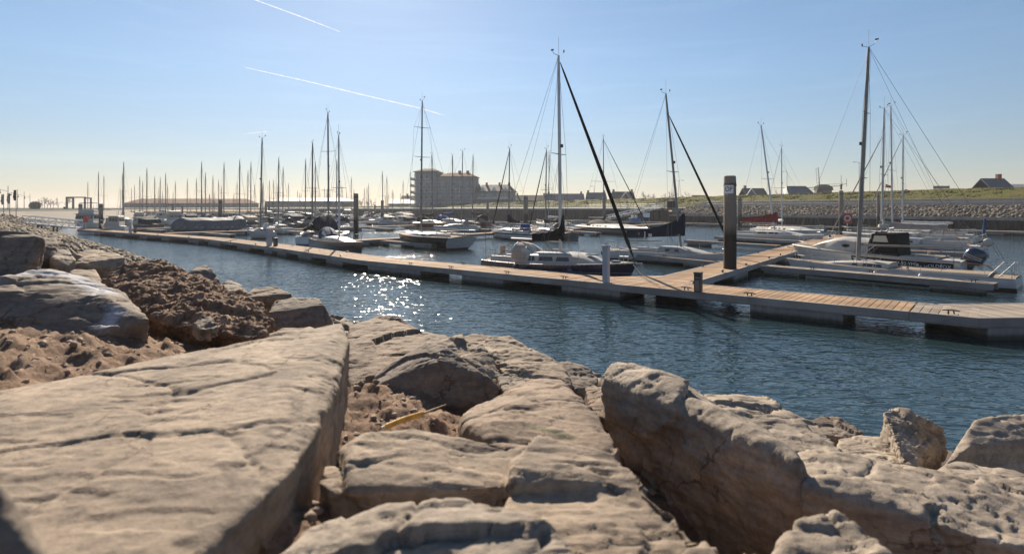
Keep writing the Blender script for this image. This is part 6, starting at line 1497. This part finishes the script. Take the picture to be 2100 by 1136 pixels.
lamp('single armed street lamp behind the dike left of the navy yacht forestay', 1219, 383, 240, 4.2, -1)
lamp('single armed street lamp behind the dike left of the windmill', 1614, 353, 190, 4.5, -1)
lamp('twin armed street lamp right of the tallest right mast', 1762, 334, 175, 4.5, twin=True)
lamp('twin armed street lamp right of the apartment wing', 1061, 393, 255, 4.0, twin=True)
for px, top, d, lb in ((7.5, 398, 102, 'leftmost'), (20, 396, 101, 'middle'), (33, 389, 99, 'rightmost')):
    p = D(px, 428, d); h0 = float(ground(p.x, p.y)[0]); hh = CAM_H + (428 - top) / FPX * d - h0
    t = thing('banner', f'furled dark banner on a pole on the far left bank, {lb} of three', 'banner', (p.x, p.y, h0), 0, 'banners on the far left bank'); mb = MB(); mb.cyl((0, 0, -.4), (0, 0, hh), .055, n=6); mb.build('pole', LAMPC, t)
    mb = MB(); rg = []
    for i in range(9): k = i / 8; rg.append([Vector((-.06 + .05 * math.sin(i * 1.3), -.05, hh - .1 - 1.75 * k)), Vector((-.40 + .06 * math.sin(i), -.10 + .06 * math.sin(i * 2), hh - .1 - 1.75 * k)), Vector((-.38 + .06 * math.sin(i), .08, hh - .1 - 1.75 * k)), Vector((-.06, .05, hh - .1 - 1.75 * k))])
    mb.loft(rg); mb.build('cloth', C_GREY if lb != 'rightmost' else C_NAVY, t, smooth=60)
# parked van on the quay road, chest-high details on the dike crest
p = D(928, 418, 226)
def vehicle(label, px, py, d, z, L=4.4, W_=1.8, hh=1.7, col=GEL, rz=0):
    p = D(px, py, d); t = thing('van', label, 'van', (p.x, p.y, z), rz); mb = MB(); mb.prism([(-L / 2, .35), (L / 2, .35), (L / 2, .95), (L * .36, 1.05), (L * .2, hh), (-L / 2 + .1, hh)], 'y', -W_ / 2, W_ / 2); b = mb.build('body', col, t, bevel=.08)
    for sx in (-.3, .3):
        for sy in (1, -1): mb = MB(); mb.cyl((L * sx, sy * (W_ / 2 - .1), .33), (L * sx, sy * (W_ / 2 + .04), .33), .33, n=12); w_ = mb.build('wheel', RUBBER, t)
    mb = MB(); mb.box((-.1, -W_ / 2 - .01, hh * .76), (L * .5, .03, .45)); mb.build('window', GLASS, b)
q_ = Q(SX + 66, 11); vehicle('white van parked on the quay road before the dark roofed houses', 1129, 415, 196, 3.9, 5.2, 1.9, 2.2, GEL, math.atan2((Q(SX + 70) - Q(SX + 60)).y, (Q(SX + 70) - Q(SX + 60)).x))
for px, py, nm in ((1924, 386, 'small dark bench on the dike crest, left of a pair'), (1938, 385, 'small dark bench on the dike crest, right of a pair')):
    p = D(px, py, 112); t = thing('bench', nm, 'bench', (p.x, p.y, crest(75) - .25), -.5); 
    mb = MB(); mb.box((0, 0, .45), (1.5, .45, .08)); mb.build('seat', WOOD, t); mb = MB(); mb.box((0, .22, .8), (1.5, .07, .5)); mb.build('backrest', WOOD, t)
    for x in (-.6, .6): mb = MB(); mb.box((x, 0, .2), (.08, .4, .5)); mb.build('leg', DARKSTEEL, t)

# ------------------------------------------------------------------ trees and bushes
BARK = simple('bare_twigs', (.085, .065, .05), .9)
LEAF = simple('dull_evergreen_leaves', (.055, .06, .03), .8, var=.35, vscale=1.5)
def bare_tree(label, px, d, base, h, seed, spread=.42, group='bare trees beyond the harbour'):
    r_ = random.Random(seed); p = D(px, 428, d); t = thing('bare_tree', label, 'tree', (p.x, p.y, base), 0, group); tk, tw = MB(), MB()
    tk.tube([(0, 0, -.2), (.02 * h, 0, h * .25), (0, .02 * h, h * .5)], [h * .028, h * .022, h * .012], 6); tk.build('trunk', BARK, t)
    def grow(a, d_, L, r0, n):
        b = a + d_ * L; tw.tube([a, a.lerp(b, .5) + Vector((r_.uniform(-1, 1), r_.uniform(-1, 1), 0)) * L * .06, b], [r0, r0 * .8, r0 * .55], 3)
        if n:
            for k in range(r_.choice((3, 3, 4))): grow(a.lerp(b, r_.uniform(.45, 1)), (d_ + Vector((r_.gauss(0, spread), r_.gauss(0, spread), r_.gauss(.1, .3)))).normalized(), L * r_.uniform(.55, .8), r0 * .6, n - 1)
    for k in range(6): grow(Vector((0, 0, h * r_.uniform(.22, .5))), Vector((r_.gauss(0, .6), r_.gauss(0, .6), 1)).normalized(), h * r_.uniform(.2, .32), h * .01, 3)
    tag(tw.build('crown', BARK, t), kind='stuff')
for i, (px, d, h, lb) in enumerate([(1322, 225, 6.3, 'bare bushy tree left of the gangway landing'), (1338, 228, 5.2, 'bare shrub touching the gangway landing trees'), (1370, 222, 6.6, 'bare tree behind the gangway landing'), (1384, 232, 5.6, 'bare tree left of the twin armed street lamp'), (1408, 226, 6.4, 'bare tree right of the twin armed street lamp'), (1436, 236, 4.6, 'low bare tree halfway to the lettered pile'), (1603, 200, 5.6, 'bare tree between the two slim right masts')]):
    bare_tree(lb, px, d, 4.0, h, 40 + i)
for i, px in enumerate((80, 86, 91, 97, 103, 109, 119, 137, 738, 742, 754, 762)):
    bare_tree('thin bare tree on the far left horizon' if px < 300 else 'thin bare tree on the horizon between warehouse and apartments', px, 330 + (i % 3) * 12, 3.2, 5.2 + (i * 37 % 5) * .5, 60 + i, .25, 'thin bare trees on the left horizon' if px < 300 else 'thin bare trees before the gap')
def bush(label, px, d, base, r, seed):
    rs = np.random.RandomState(seed); p = D(px, 428, d); t = thing('bush', label, 'bush', (p.x, p.y, base)); V, F = [], []
    for i in range(2600):
        u = rs.normal(0, 1, 3); u /= np.linalg.norm(u); c_ = u * r * rs.uniform(.55, 1.02) * (1 + .18 * vnoise((u * 2.2)[None], seed)[0]); c_[2] = c_[2] * .85 + r * .85; a = rs.normal(0, 1, 3) * r * .09; b = rs.normal(0, 1, 3) * r * .09; n0 = len(V); V += [c_ - a, c_ + a * .3 + b, c_ + a]; F.append((n0, n0 + 1, n0 + 2))
    me = np_mesh('leaves', np.array(V), np.array(F), LEAF, False); tag(link('leaves', me, t), kind='stuff'); mb = MB(); mb.tube([(0, 0, -.3), (0, 0, r)], [.2, .08], 6); mb.build('trunk', BARK, t)
bush('round dense bush on the far left bank, right of the street lamps', 72, 235, 3.0, 1.95, 5)
bush('small cypress like shrub behind the dike, right of the bare trees', 1405, 232, 5.5, 1.4, 8)

# ------------------------------------------------------------------ contrails, far above
def contrail(label, pts, d, r, dens):
    m, n, l, b = nodes('contrail_vapour_' + str(len(bpy.data.materials))); n.remove(b); out = n['Material Output']; tr = n.new('ShaderNodeBsdfTransparent'); tl = n.new('ShaderNodeBsdfTranslucent'); tl.inputs[0].default_value = (.95, .95, .95, 1); df = n.new('ShaderNodeBsdfDiffuse'); df.inputs[0].default_value = (.9, .9, .9, 1)
    ad = n.new('ShaderNodeMixShader'); ad.inputs[0].default_value = .4; l.new(tl.outputs[0], ad.inputs[1]); l.new(df.outputs[0], ad.inputs[2])
    lw = n.new('ShaderNodeLayerWeight'); lw.inputs[0].default_value = .35; inv = n.new('ShaderNodeMath'); inv.operation = 'SUBTRACT'; inv.inputs[0].default_value = 1; l.new(lw.outputs['Facing'], inv.inputs[1])
    t = noise(n, l, n.new('ShaderNodeTexCoord').outputs['Object'], .02, 6, .6); r1 = ramp(n, [(.3, (.25, .25, .25)), (.65, (1, 1, 1))]); l.new(t.outputs[0], r1.inputs[0])
    mm = n.new('ShaderNodeMath'); mm.operation = 'MULTIPLY'; l.new(inv.outputs[0], mm.inputs[0]); l.new(r1.outputs[0], mm.inputs[1]); m2 = n.new('ShaderNodeMath'); m2.operation = 'MULTIPLY'; m2.inputs[1].default_value = dens; l.new(mm.outputs[0], m2.inputs[0])
    mx = n.new('ShaderNodeMixShader'); l.new(m2.outputs[0], mx.inputs[0]); l.new(tr.outputs[0], mx.inputs[1]); l.new(ad.outputs[0], mx.inputs[2]); l.new(mx.outputs[0], out.inputs[0])
    P = [D(px, py, d) for px, py in pts]; c_ = sum(P, Vector()) / len(P); mb = MB(); N = 40; rings = []; path = []
    for i in range(N + 1):
        k = i / N * (len(P) - 1); j = min(int(k), len(P) - 2); path.append(P[j].lerp(P[j + 1], k - j) - c_)
    mb.tube(path, [r * (.12 + .88 * math.sin(math.pi * min(1, i / N * .8 + .12)) ** .6) * (1 + .2 * math.sin(i * 2.3)) for i in range(N + 1)], 10)
    o = mb.build('contrail', m, smooth=80); o.location = c_; tag(o, label, 'contrail', 'vapour trails in the sky'); o.visible_shadow = True
contrail('upper short white vapour trail curving down to the right at the top of the sky', [(500, -8), (560, 14), (620, 36), (697, 66)], 6000, 6.5, .55)
contrail('long thin white vapour trail slanting down to the right above the apartment block', [(503, 139), (620, 165), (740, 194), (860, 222), (910, 237)], 6500, 6.5, .55)
contrail('faint stub of vapour trail low in the left of the sky', [(503, 275), (530, 272), (552, 270)], 7000, 5.5, .3)

# ------------------------------------------------------------------ the air: a thin sunlit haze over the harbour
m = bpy.data.materials.new('harbour_haze'); m.use_nodes = True; n, l = m.node_tree.nodes, m.node_tree.links; n.remove(n['Principled BSDF'])
pv = n.new('ShaderNodeVolumePrincipled'); pv.inputs['Color'].default_value = (.93, .95, 1, 1); pv.inputs['Density'].default_value = .0003; pv.inputs['Anisotropy'].default_value = .2
l.new(pv.outputs[0], n['Material Output'].inputs['Volume'])
mb = MB(); mb.box((0, 0, 9), (3200, 3200, 28)); tag(mb.build('haze', m), kind='stuff')
